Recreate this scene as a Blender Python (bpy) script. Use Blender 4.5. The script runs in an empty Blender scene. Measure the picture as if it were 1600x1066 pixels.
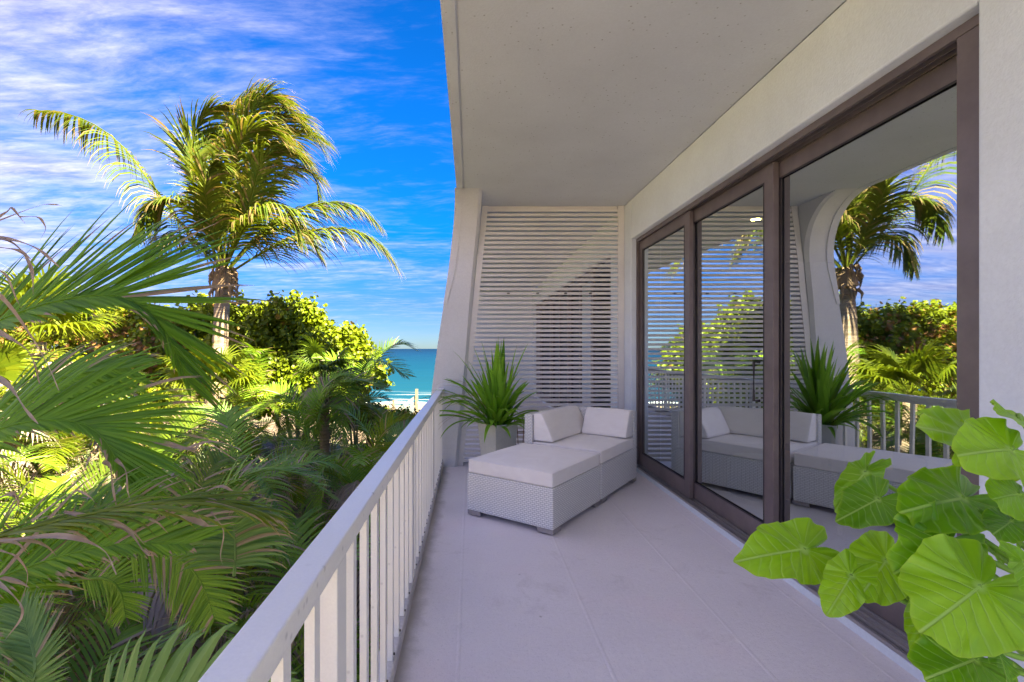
import bpy, math, random
import numpy as np
from mathutils import Vector, Matrix
R = math.radians
random.seed(7)
SC = bpy.context.scene
C = SC.collection

# ------------------------------------------------------------------ camera
H = 1.6
F = 760.0
cam = bpy.data.objects.new('camera', bpy.data.cameras.new('camera'))
C.objects.link(cam)
cam.location = (0, 0, H)
cam.rotation_euler = (R(90), 0, 0)
cam.data.sensor_width = 36
cam.data.lens = 36 * F / 1600
cam.data.shift_x = (800 - 735) / 1600
cam.data.shift_y = (545 - 533) / 1600
cam.data.clip_start = 0.05
cam.data.clip_end = 60000
SC.camera = cam

# ------------------------------------------------------------------ sun, sky
SUN_EL, SUN_AZ = 40.0, 129.0          # azimuth clockwise from +Y
SC.view_settings.view_transform = 'Standard'
SC.view_settings.look = 'None'
SC.view_settings.gamma = 1
SC.view_settings.exposure = 4.6
SC.view_settings.use_white_balance = True
SC.view_settings.white_balance_temperature = 7900
SC.view_settings.white_balance_tint = -9
SC.cycles.use_denoising = True
SC.cycles.max_bounces = 10
SC.cycles.diffuse_bounces = 5
SC.cycles.transparent_max_bounces = 16
SC.cycles.sample_clamp_indirect = 8

sun = bpy.data.objects.new('sun', bpy.data.lights.new('sun', 'SUN'))
C.objects.link(sun)
sd = Vector((math.sin(R(SUN_AZ)) * math.cos(R(SUN_EL)), math.cos(R(SUN_AZ)) * math.cos(R(SUN_EL)), math.sin(R(SUN_EL))))
sun.rotation_euler = sd.to_track_quat('Z', 'Y').to_euler()
sun.data.energy = 2.0
sun.data.angle = R(0.6)
sun.data.color = (1.0, 0.90, 0.74)


class NT:
    """small node-tree helper"""
    def __init__(s, tree):
        s.t = tree; tree.nodes.clear()
    def n(s, kind, props=None, **ins):
        nd = s.t.nodes.new(kind)
        for k, v in (props or {}).items():
            setattr(nd, k, v)
        for k, v in ins.items():
            key = k.replace('_', ' ')
            if key.startswith('i ') or (k[0] == 'i' and k[1:].isdigit()):
                key = int(k[1:])
            sock = nd.inputs[key]
            if isinstance(v, bpy.types.NodeSocket):
                s.t.links.new(v, sock)
            else:
                sock.default_value = v
        return nd
    def math(s, op, a, b=0.0, clamp=False):
        return s.n('ShaderNodeMath', {'operation': op, 'use_clamp': clamp}, i0=a, i1=b).outputs[0]
    def mix(s, f, a, b, mode='MIX'):
        nd = s.t.nodes.new('ShaderNodeMix'); nd.data_type = 'RGBA'; nd.blend_type = mode
        for i, v in ((0, f), (6, a), (7, b)):
            if isinstance(v, bpy.types.NodeSocket): s.t.links.new(v, nd.inputs[i])
            else: nd.inputs[i].default_value = v if i == 0 else (tuple(v) + (1,))[:4]
        return nd.outputs[2]
    def ramp(s, f, stops, interp='LINEAR'):
        nd = s.t.nodes.new('ShaderNodeValToRGB')
        s.t.links.new(f, nd.inputs[0])
        cr = nd.color_ramp; cr.interpolation = interp
        while len(cr.elements) < len(stops): cr.elements.new(0.5)
        for e, (p, c) in zip(cr.elements, stops):
            e.position = p
            e.color = (c, c, c, 1) if isinstance(c, (int, float)) else tuple(c) + (1,)
        return nd.outputs[0]
    def noise(s, vec, scale, detail=3, rough=0.5, dist=0.0, col=False):
        nd = s.n('ShaderNodeTexNoise', None, Vector=vec, Scale=scale, Detail=detail, Roughness=rough, Distortion=dist)
        return nd.outputs[1 if col else 0]
    def maprange(s, v, a, b, c=0.0, d=1.0, smooth=False):
        nd = s.t.nodes.new('ShaderNodeMapRange')
        nd.interpolation_type = 'SMOOTHSTEP' if smooth else 'LINEAR'
        s.t.links.new(v, nd.inputs[0])
        for i, x in enumerate((a, b, c, d)): nd.inputs[i + 1].default_value = x
        return nd.outputs[0]


W = bpy.data.worlds.new('World'); SC.world = W; W.use_nodes = True
w = NT(W.node_tree)
sky = w.n('ShaderNodeTexSky', {'sky_type': 'NISHITA', 'sun_disc': False, 'sun_elevation': R(SUN_EL),
          'sun_rotation': R(SUN_AZ), 'altitude': 0, 'air_density': 0.8, 'dust_density': 0.05, 'ozone_density': 5.0})
tc = w.n('ShaderNodeTexCoord').outputs['Generated']
sep = w.n('ShaderNodeSeparateXYZ', None, Vector=tc)
zc = w.math('MAXIMUM', sep.outputs[2], 0.015)
zz = w.math('ADD', zc, 0.10)
px = w.math('DIVIDE', sep.outputs[0], zz)
py = w.math('DIVIDE', sep.outputs[1], zz)
pl = w.n('ShaderNodeCombineXYZ', None, X=px, Y=py, Z=0.0).outputs[0]
warp = w.noise(pl, 0.9, 3, 0.5, 0, True)
plw = w.n('ShaderNodeVectorMath', {'operation': 'MULTIPLY_ADD'}, i0=warp, i1=(0.35, 0.35, 0), i2=pl).outputs[0]
mp = w.n('ShaderNodeMapping', None, Vector=plw, Rotation=(0, 0, R(38)), Scale=(0.7, 1.9, 1)).outputs[0]
n1 = w.noise(mp, 1.3, 9, 0.66, 0.1)
mp2 = w.n('ShaderNodeMapping', None, Vector=plw, Rotation=(0, 0, R(24)), Scale=(2.4, 7.0, 1)).outputs[0]
n2 = w.noise(mp2, 1.8, 8, 0.66, 0.15)
big = w.noise(w.n('ShaderNodeMapping', None, Vector=pl, Location=(3.1, 1.4, 0)).outputs[0], 0.42, 2, 0.5)
# thin cirrus sheets are denser toward the west (left) side of the sky
side = w.maprange(w.math('DIVIDE', sep.outputs[0], w.math('MAXIMUM', sep.outputs[1], 0.2)), -1.5, -0.1, 0.30, -0.03)  # cover beyond the view is thickened as added fill light for the balcony
dens = w.math('ADD', w.math('ADD', w.math('MULTIPLY', n1, 0.62), w.math('MULTIPLY', n2, 0.30)), w.math('MULTIPLY', big, 0.28))
dens = w.math('ADD', dens, side)
cov = w.maprange(dens, 0.50, 0.97, 0.0, 1.0, True)
cov = w.math('MULTIPLY', cov, w.maprange(sep.outputs[2], 0.015, 0.10, 0.15, 1.0, True))
gam = w.n('ShaderNodeHueSaturation', None, Hue=0.512, Saturation=1.42, Value=0.115, Color=sky.outputs[0]).outputs[0]
hz = w.maprange(sep.outputs[2], 0.0, 0.45, 0.0, 1.0)
gam = w.mix(1.0, gam, w.ramp(hz, [(0.0, (0.17, 0.20, 0.33)), (0.2, (0.25, 0.29, 0.48)), (0.55, (0.60, 0.68, 0.90)), (1.0, (0.95, 0.80, 1.0))]), 'MULTIPLY')
cloudc = w.mix(w.maprange(n2, 0.35, 0.7), (0.19, 0.165, 0.36), (0.42, 0.385, 0.59))
skyc = w.mix(w.math('MULTIPLY', cov, 0.85), gam, cloudc)
bg = w.n('ShaderNodeBackground', None, Color=skyc, Strength=0.15)
wo = w.n('ShaderNodeOutputWorld', None, Surface=bg.outputs[0])

# ------------------------------------------------------------------ helpers
def P(u, v, Y):
    """a point of the place, from a bearing (photo pixel) and its distance along the balcony"""
    return Vector(((u - 735) / F * Y, Y, H - (v - 545) / F * Y))

def mat(name, build):
    m = bpy.data.materials.new(name); m.use_nodes = True
    t = NT(m.node_tree)
    out = t.n('ShaderNodeOutputMaterial')
    sh, disp = build(t), None
    if isinstance(sh, tuple): sh, disp = sh
    t.t.links.new(sh, out.inputs[0])
    return m

def bump(t, h, strength=0.3, dist=0.01):
    return t.n('ShaderNodeBump', None, Height=h, Strength=strength, Distance=dist).outputs[0]

def paint(name, col, rough=0.55, grain=120, gs=0.25, spots=0.0, dirt=0.06, dist=0.003, spotscale=90):
    def b(t):
        o = t.n('ShaderNodeTexCoord').outputs['Object']
        n = t.noise(o, grain, 4, 0.6)
        big = t.noise(o, 1.3, 5, 0.6)
        dark = tuple(c * (1 - dirt * 2.2) for c in col)
        c = t.mix(t.maprange(big, 0.3, 0.7), dark, col)
        fine = t.maprange(t.noise(o, grain * 0.8, 2), 0.3, 0.7, 1 - dirt, 1.0)
        c = t.mix(1.0, c, t.n('ShaderNodeCombineColor', None, Red=fine, Green=fine, Blue=fine).outputs[0], 'MULTIPLY')
        if spots:
            vo = t.n('ShaderNodeTexVoronoi', None, Vector=o, Scale=spotscale, Randomness=1.0)
            sel = t.maprange(t.n('ShaderNodeSeparateColor', None, Color=vo.outputs[1]).outputs[0], 0.86, 0.9, 0, 1)
            dot = t.math('MULTIPLY', t.maprange(vo.outputs[0], 0.10, 0.28, 1, 0), sel)
            c = t.mix(t.math('MULTIPLY', dot, spots), c, (0.10, 0.09, 0.085))
        bs = t.n('ShaderNodeBsdfPrincipled', None, Base_Color=c, Roughness=rough, Normal=bump(t, n, gs, dist))
        return bs.outputs[0]
    return mat(name, b)

M = {}
M['wall'] = paint('wall_paint', (0.75, 0.81, 0.87), 0.7, 70, 0.45, dist=0.006)
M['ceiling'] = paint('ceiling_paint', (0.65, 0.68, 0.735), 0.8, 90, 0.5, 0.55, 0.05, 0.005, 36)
M['column'] = paint('column_paint', (0.73, 0.73, 0.74), 0.65, 60, 0.4, 0.1, 0.06, 0.006)
M['rail'] = paint('rail_paint', (0.90, 0.885, 0.82), 0.38, 160, 0.12, 0.35, 0.05, 0.002, 28)
M['slat'] = paint('slat_paint', (0.80, 0.77, 0.75), 0.5, 120, 0.2, dirt=0.08)
M['planter'] = paint('planter_glaze', (0.62, 0.62, 0.58), 0.35, 60, 0.1, dirt=0.08)
M['plinth'] = paint('curb_paint', (0.66, 0.64, 0.64), 0.6, 80, 0.4, dirt=0.16)
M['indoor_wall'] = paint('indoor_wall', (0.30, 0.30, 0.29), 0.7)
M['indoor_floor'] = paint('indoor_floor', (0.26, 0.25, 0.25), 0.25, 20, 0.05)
M['teal'] = paint('teal_fabric', (0.07, 0.16, 0.18), 0.9, 200, 0.3)
M['tan'] = paint('tan_fabric', (0.52, 0.30, 0.12), 0.8, 200, 0.3)
M['pale'] = paint('pale_fabric', (0.45, 0.55, 0.55), 0.8, 200, 0.3)
M['rust'] = paint('rusty_wire', (0.24, 0.10, 0.05), 0.8, 200, 0.3)
M['soil'] = paint('potting_soil', (0.05, 0.035, 0.025), 0.95, 60, 1.0, dist=0.02)
M['screw'] = paint('screw_metal', (0.10, 0.09, 0.08), 0.5)

def floor_build(t):
    o = t.n('ShaderNodeTexCoord').outputs['Object']
    n = t.noise(o, 130, 5, 0.65)
    mid = t.noise(o, 34, 4, 0.6)
    big = t.noise(o, 0.9, 5, 0.6)
    c = t.mix(t.maprange(big, 0.3, 0.72), (0.70, 0.66, 0.69), (0.79, 0.75, 0.78))
    pk = t.maprange(t.noise(t.n('ShaderNodeMapping', None, Vector=o, Location=(5, 2, 0)).outputs[0], 1.5, 3), 0.55, 0.75, 0, 0.35)
    c = t.mix(pk, c, (0.80, 0.66, 0.71))
    c = t.mix(t.maprange(mid, 0.35, 0.65, 0.0, 0.16), c, (0.86, 0.84, 0.86))
    # grime along the curb
    x = t.n('ShaderNodeSeparateXYZ', None, Vector=o).outputs[0]
    g = t.math('ADD', x, t.math('MULTIPLY', t.noise(o, 5, 5, 0.7), 0.20))
    c = t.mix(t.maprange(g, -0.27, -0.14, 0.65, 0.0, True), c, (0.27, 0.25, 0.24))
    vo = t.n('ShaderNodeTexVoronoi', None, Vector=o, Scale=3.2, Randomness=1.0)
    sp = t.maprange(vo.outputs[0], 0.012, 0.04, 0.55, 0.0)
    c = t.mix(sp, c, (0.22, 0.19, 0.18))
    c = t.mix(t.maprange(t.noise(o, 75, 3, 0.7), 0.56, 0.72, 0.0, 0.45), c, (0.45, 0.42, 0.46))
    st = t.noise(t.n('ShaderNodeMapping', None, Vector=o, Location=(9, 4, 0)).outputs[0], 2.6, 7, 0.75, 0.6)
    c = t.mix(t.maprange(st, 0.57, 0.74, 0.0, 0.40), c, (0.42, 0.38, 0.38))
    h = t.math('ADD', t.math('MULTIPLY', n, 0.6), t.math('MULTIPLY', mid, 0.7))
    bs = t.n('ShaderNodeBsdfPrincipled', None, Base_Color=c, Roughness=t.maprange(n, 0.2, 0.8, 0.45, 0.7), Normal=bump(t, h, 0.55, 0.006))
    return bs.outputs[0]
M['floor'] = mat('painted_concrete', floor_build)

def metal_build(t):
    o = t.n('ShaderNodeTexCoord').outputs['Object']
    n = t.noise(t.n('ShaderNodeMapping', None, Vector=o, Scale=(1, 1, 1)).outputs[0], 3, 5, 0.7)
    c = t.mix(t.maprange(n, 0.3, 0.7), (0.135, 0.108, 0.108), (0.20, 0.163, 0.162))
    bs = t.n('ShaderNodeBsdfPrincipled', None, Base_Color=c, Roughness=0.42, Metallic=0.25, Normal=bump(t, t.noise(o, 240, 2), 0.08, 0.002))
    return bs.outputs[0]
M['bronze'] = mat('bronze_aluminium', metal_build)
M['dark'] = paint('dark_gasket', (0.03, 0.025, 0.03), 0.5, dirt=0.1)
def alu(t):
    o = t.n('ShaderNodeTexCoord').outputs['Object']
    bs = t.n('ShaderNodeBsdfPrincipled', None, Base_Color=(0.42, 0.40, 0.40, 1), Roughness=0.35, Metallic=0.8, Normal=bump(t, t.noise(o, 60, 3), 0.1, 0.002))
    return bs.outputs[0]
M['alu'] = mat('aluminium_track', alu)

def glass_build(t):
    fr = t.n('ShaderNodeFresnel', None, IOR=1.9).outputs[0]
    f = t.math('ADD', 0.56, t.math('MULTIPLY', fr, 0.9), True)
    o = t.n('ShaderNodeTexCoord').outputs['Object']
    g = t.n('ShaderNodeBsdfGlossy', None, Color=(0.84, 0.91, 0.95, 1), Roughness=0.012, Normal=bump(t, t.noise(o, 1.1, 2, 0.4), 0.12, 0.012)).outputs[0]
    tr = t.n('ShaderNodeBsdfTransparent', None, Color=(0.50, 0.60, 0.62, 1)).outputs[0]
    return t.n('ShaderNodeMixShader', None, i0=f, i1=tr, i2=g).outputs[0]
M['glass'] = mat('tinted_glass', glass_build)

def wicker_build(t):
    # woven resin strips: raised horizontal ribbons passing over uprights
    uv = t.n('ShaderNodeTexCoord').outputs['UV']
    br = t.n('ShaderNodeTexBrick', {'offset': 0.5, 'squash': 1.0}, Vector=uv, Color1=(1, 1, 1, 1), Color2=(0.9, 0.9, 0.9, 1), Mortar=(0.0, 0.0, 0.0, 1),
             Scale=1.0, Mortar_Size=0.0032, Mortar_Smooth=0.5, Brick_Width=0.040, Row_Height=0.017)
    h = br.outputs[0]
    sep = t.n('ShaderNodeSeparateXYZ', None, Vector=uv)
    wv = t.math('SINE', t.math('MULTIPLY', sep.outputs[0], 2 * math.pi / 0.040))
    c = t.mix(br.outputs[1], (0.92, 0.92, 0.89), (0.50, 0.50, 0.51))
    c = t.mix(t.maprange(t.noise(uv, 30, 2), 0.3, 0.7, 0, 0.25), c, (0.62, 0.62, 0.66))
    hh = t.math('ADD', t.n('ShaderNodeSeparateColor', None, Color=h).outputs[0], t.math('MULTIPLY', wv, 0.2))
    bs = t.n('ShaderNodeBsdfPrincipled', None, Base_Color=c, Roughness=0.45, Normal=bump(t, hh, 0.8, 0.006))
    return bs.outputs[0]
M['wicker'] = mat('white_wicker', wicker_build)

def fabric_build(t):
    o = t.n('ShaderNodeTexCoord').outputs['Object']
    n = t.noise(o, 420, 3, 0.6)
    f = t.noise(t.n('ShaderNodeMapping', None, Vector=o, Scale=(1, 1, 2)).outputs[0], 5, 5, 0.6, 0.8)
    c = t.mix(t.maprange(f, 0.3, 0.75), (0.84, 0.80, 0.76), (0.90, 0.87, 0.83))
    hh = t.math('ADD', t.math('MULTIPLY', n, 0.10), f)
    bs = t.n('ShaderNodeBsdfPrincipled', None, Base_Color=c, Roughness=0.9, Sheen_Weight=0.2, Normal=bump(t, hh, 0.30, 0.02))
    return bs.outputs[0]
M['fabric'] = mat('cushion_fabric', fabric_build)

def leaf(name, a, b, brown=(0.23, 0.15, 0.10), trans=0.35, rough=0.42, scale=3.0, obvar=0.35):
    """leaf tissue: colour a..b, dry parts where the 'dry' attribute says the leaf has died"""
    def bd(t):
        o = t.n('ShaderNodeTexCoord').outputs['Object']
        at = t.n('ShaderNodeAttribute', {'attribute_name': 'dry'})
        sp = t.n('ShaderNodeSeparateColor', None, Color=at.outputs['Color'])
        rnd = t.n('ShaderNodeObjectInfo').outputs['Random']
        f = t.math('ADD', t.math('MULTIPLY', sp.outputs[1], 0.85), t.math('MULTIPLY', t.noise(o, scale, 3), 0.5))
        f = t.math('ADD', f, t.math('MULTIPLY', t.math('SUBTRACT', rnd, 0.5), obvar), True)
        c = t.mix(f, a, b)
        nd = t.math('ADD', sp.outputs[0], t.math('MULTIPLY', t.math('SUBTRACT', t.noise(o, 11, 4, 0.7), 0.5), 0.7))
        c = t.mix(t.maprange(nd, 0.40, 0.66, 0, 1, True), c, brown)
        p = t.n('ShaderNodeBsdfPrincipled', None, Base_Color=c, Roughness=rough, Specular_IOR_Level=0.28).outputs[0]
        tc_ = t.mix(1.0, c, (1.35, 1.25, 0.6), 'MULTIPLY')
        tl = t.n('ShaderNodeBsdfTranslucent', None, Color=tc_).outputs[0]
        return t.n('ShaderNodeMixShader', None, i0=trans, i1=p, i2=tl).outputs[0]
    return mat(name, bd)

M['frond'] = leaf('frond_leaf', (0.07, 0.16, 0.018), (0.20, 0.31, 0.03), brown=(0.34, 0.26, 0.20))
M['frondnear'] = leaf('near_frond_leaf', (0.055, 0.155, 0.012), (0.18, 0.35, 0.026), brown=(0.40, 0.29, 0.20), scale=2)
M['frondlight'] = leaf('light_frond_leaf', (0.09, 0.21, 0.022), (0.26, 0.42, 0.05), brown=(0.44, 0.33, 0.24))  # lightened leaf copy, offsets the building's shade on the nearer palms
M['fronddark'] = leaf('dark_frond_leaf', (0.035, 0.075, 0.010), (0.095, 0.135, 0.014), brown=(0.20, 0.14, 0.09))  # darkened leaf copy, holds down palms that stand in full sun
M['frondlime'] = leaf('lime_frond_leaf', (0.07, 0.115, 0.010), (0.15, 0.175, 0.014), brown=(0.25, 0.18, 0.10), trans=0.4)
M['frondyellow'] = leaf('yellow_frond_leaf', (0.11, 0.19, 0.02), (0.24, 0.30, 0.03), brown=(0.42, 0.32, 0.20), trans=0.45)
M['frondblue'] = leaf('bluish_frond_leaf', (0.11, 0.23, 0.06), (0.22, 0.36, 0.11), brown=(0.36, 0.29, 0.2))
M['frondcoco'] = leaf('coconut_leaf', (0.042, 0.085, 0.009), (0.13, 0.150, 0.016), brown=(0.23, 0.16, 0.07), trans=0.35, rough=0.62)
M['frondead'] = leaf('dead_frond', (0.27, 0.18, 0.12), (0.46, 0.36, 0.28), brown=(0.33, 0.26, 0.22), trans=0.2, rough=0.8)
M['grape'] = leaf('sea_grape_leaf', (0.06, 0.105, 0.009), (0.16, 0.195, 0.012), brown=(0.22, 0.14, 0.04), trans=0.3, obvar=0.1)
M['grapelifted'] = leaf('lifted_sea_grape_leaf', (0.075, 0.115, 0.010), (0.20, 0.235, 0.015), brown=(0.28, 0.14, 0.05), trans=0.3, obvar=0.1)  # leaf colour lightened to offset the palm crown's shadow on these bushes
M['strap'] = leaf('strap_leaf', (0.09, 0.24, 0.02), (0.23, 0.46, 0.045), brown=(0.25, 0.22, 0.14), trans=0.3, rough=0.3, obvar=0.5)
M['rachis'] = paint('frond_rachis', (0.26, 0.28, 0.06), 0.6, 30, 0.2, dirt=0.12)
M['stem'] = paint('leaf_stem', (0.22, 0.42, 0.05), 0.4, 40, 0.1)
M['wood'] = paint('bark', (0.20, 0.15, 0.11), 0.85, 30, 0.8, dirt=0.2, dist=0.02)
M['post'] = paint('weathered_timber', (0.26, 0.19, 0.13), 0.8, 30, 0.5, dirt=0.15)
M['board'] = paint('grey_blue_board', (0.16, 0.20, 0.23), 0.7, 30, 0.5, dirt=0.15)
M['cane'] = paint('ringed_cane', (0.26, 0.30, 0.14), 0.6, 14, 0.5, dirt=0.2, dist=0.01)

def trunk_build(t):
    o = t.n('ShaderNodeTexCoord').outputs['Object']
    z = t.n('ShaderNodeMapping', None, Vector=o, Scale=(0.6, 0.6, 9)).outputs[0]
    n = t.noise(z, 2.6, 6, 0.7, 0.5)
    c = t.ramp(n, [(0.28, (0.13, 0.085, 0.06)), (0.5, (0.29, 0.20, 0.145)), (0.75, (0.42, 0.33, 0.26))])
    bs = t.n('ShaderNodeBsdfPrincipled', None, Base_Color=c, Roughness=0.85, Normal=bump(t, n, 0.8, 0.05))
    return bs.outputs[0]
M['trunk'] = mat('palm_trunk_bark', trunk_build)

def ear_build(t):
    uv = t.n('ShaderNodeTexCoord').outputs['UV']
    at = t.n('ShaderNodeAttribute', {'attribute_name': 'dry'})
    sp = t.n('ShaderNodeSeparateColor', None, Color=at.outputs['Color'])
    o = t.n('ShaderNodeTexCoord').outputs['Object']
    rnd = t.n('ShaderNodeObjectInfo').outputs['Random']
    n = t.noise(o, 9, 4, 0.6)
    f = t.math('ADD', t.math('MULTIPLY', n, 0.8), t.math('MULTIPLY', t.math('SUBTRACT', rnd, 0.35), 0.8), True)
    c = t.mix(f, (0.11, 0.31, 0.012), (0.32, 0.60, 0.03))
    su = t.n('ShaderNodeSeparateXYZ', None, Vector=uv)
    x = su.outputs[0]; ay = t.math('ABSOLUTE', su.outputs[1])
    wob = t.math('MULTIPLY', t.math('SUBTRACT', t.noise(uv, 6, 2), 0.5), 0.05)
    def tri(v): return t.math('ABSOLUTE', t.math('SUBTRACT', t.math('FRACT', v), 0.5))   # 0 on the vein
    side_v = tri(t.math('MULTIPLY', t.math('ADD', t.math('SUBTRACT', x, t.math('MULTIPLY', ay, 0.55)), wob), 6.5))
    side_v = t.math('MULTIPLY', t.maprange(side_v, 0.02, 0.11, 1.0, 0.0, True), t.maprange(t.math('SUBTRACT', x, t.math('MULTIPLY', ay, 0.55)), -0.10, -0.04, 0, 1))
    ang = t.math('ARCTAN2', ay, x)
    lobe = t.maprange(tri(t.math('ADD', t.math('MULTIPLY', ang, 2.4), wob)), 0.01, 0.08, 1.0, 0.0, True)
    lobe = t.math('MULTIPLY', lobe, t.maprange(t.math('SUBTRACT', x, t.math('MULTIPLY', ay, 0.55)), -0.12, -0.05, 1, 0))
    mid = t.math('MULTIPLY', t.maprange(ay, 0.006, 0.022, 1.0, 0.0, True), t.maprange(x, -0.03, 0.0, 0, 1))
    rad_ = t.math('SQRT', t.math('ADD', t.math('MULTIPLY', x, x), t.math('MULTIPLY', ay, ay)))
    fadev = t.maprange(rad_, 0.05, 0.95, 0.55, 0.12)
    vein = t.math('MAXIMUM', t.math('MULTIPLY', t.math('MAXIMUM', side_v, lobe), fadev), t.math('MULTIPLY', mid, 0.8))
    vein = t.math('MAXIMUM', vein, t.maprange(rad_, 0.02, 0.10, 0.8, 0.0, True))
    c = t.mix(vein, c, (0.42, 0.66, 0.20))
    c = t.mix(t.maprange(sp.outputs[0], 0.93, 1.0, 0, 0.5), c, (0.38, 0.60, 0.05))
    sc_ = t.noise(o, 26, 5, 0.75)
    c = t.mix(t.math('MULTIPLY', t.maprange(sc_, 0.66, 0.74, 0, 1), t.maprange(sp.outputs[0], 0.82, 1.0, 0.25, 1.0)), c, (0.22, 0.15, 0.05))
    h = t.math('SUBTRACT', t.math('MULTIPLY', n, 0.4), vein)
    p = t.n('ShaderNodeBsdfPrincipled', None, Base_Color=c, Roughness=0.30, Specular_IOR_Level=0.5, Normal=bump(t, h, 0.6, 0.006)).outputs[0]
    tl = t.n('ShaderNodeBsdfTranslucent', None, Color=t.mix(1.0, c, (1.3, 1.15, 0.5), 'MULTIPLY')).outputs[0]
    return t.n('ShaderNodeMixShader', None, i0=0.35, i1=p, i2=tl).outputs[0]
M['ear'] = mat('elephant_ear_leaf', ear_build)

def ground_build(t):
    o = t.n('ShaderNodeTexCoord').outputs['Object']
    n = t.noise(o, 6, 8, 0.75)
    m = t.noise(o, 0.8, 4, 0.6)
    c = t.ramp(n, [(0.3, (0.07, 0.045, 0.03)), (0.5, (0.19, 0.125, 0.095)), (0.7, (0.32, 0.235, 0.19))])
    c = t.mix(t.maprange(m, 0.5, 0.62, 0, 0.8), c, (0.05, 0.08, 0.02))
    y = t.n('ShaderNodeSeparateXYZ', None, Vector=o).outputs[1]
    c = t.mix(t.maprange(y, 38, 44, 0, 1), c, (0.22, 0.185, 0.145))
    bs = t.n('ShaderNodeBsdfPrincipled', None, Base_Color=c, Roughness=0.95, Normal=bump(t, n, 1.0, 0.12))
    return bs.outputs[0]
M['ground'] = mat('leaf_litter', ground_build)

def sea_build(t):
    o = t.n('ShaderNodeTexCoord').outputs['Object']
    y = t.n('ShaderNodeSeparateXYZ', None, Vector=o).outputs[1]
    mp = t.n('ShaderNodeMapping', None, Vector=o, Scale=(0.05, 0.28, 1)).outputs[0]
    n = t.noise(mp, 1.0, 8, 0.6, 0.6)
    mp3 = t.n('ShaderNodeMapping', None, Vector=o, Scale=(0.004, 0.02, 1)).outputs[0]
    nb = t.noise(mp3, 1.0, 4, 0.6)
    d = t.math('LOGARITHM', t.math('MAXIMUM', y, 1.0), 10.0)
    d = t.math('ADD', d, t.math('MULTIPLY', t.math('SUBTRACT', nb, 0.5), 0.22))
    c = t.ramp(t.maprange(d, 1.7, 3.5), [(0.0, (0.05, 0.11, 0.12)), (0.06, (0.006, 0.048, 0.075)), (0.3, (0.002, 0.030, 0.062)), (0.6, (0.001, 0.014, 0.048)), (0.85, (0.0006, 0.005, 0.026))])
    c = t.mix(t.maprange(n, 0.35, 0.7, 0.0, 0.45), c, (0.003, 0.045, 0.09))
    foam = t.math('MULTIPLY', t.maprange(n, 0.60, 0.66, 0, 0.5), t.maprange(y, 58, 78, 1, 0))
    c = t.mix(foam, c, (0.8, 0.82, 0.82))
    df = t.n('ShaderNodeBsdfDiffuse', None, Color=c).outputs[0]
    gl = t.n('ShaderNodeBsdfGlossy', None, Color=(0.6, 0.8, 1, 1), Roughness=0.25, Normal=bump(t, n, 1.0, 0.6)).outputs[0]
    return t.n('ShaderNodeMixShader', None, i0=0.10, i1=df, i2=gl).outputs[0]
M['sea'] = mat('sea_water', sea_build)


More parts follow.
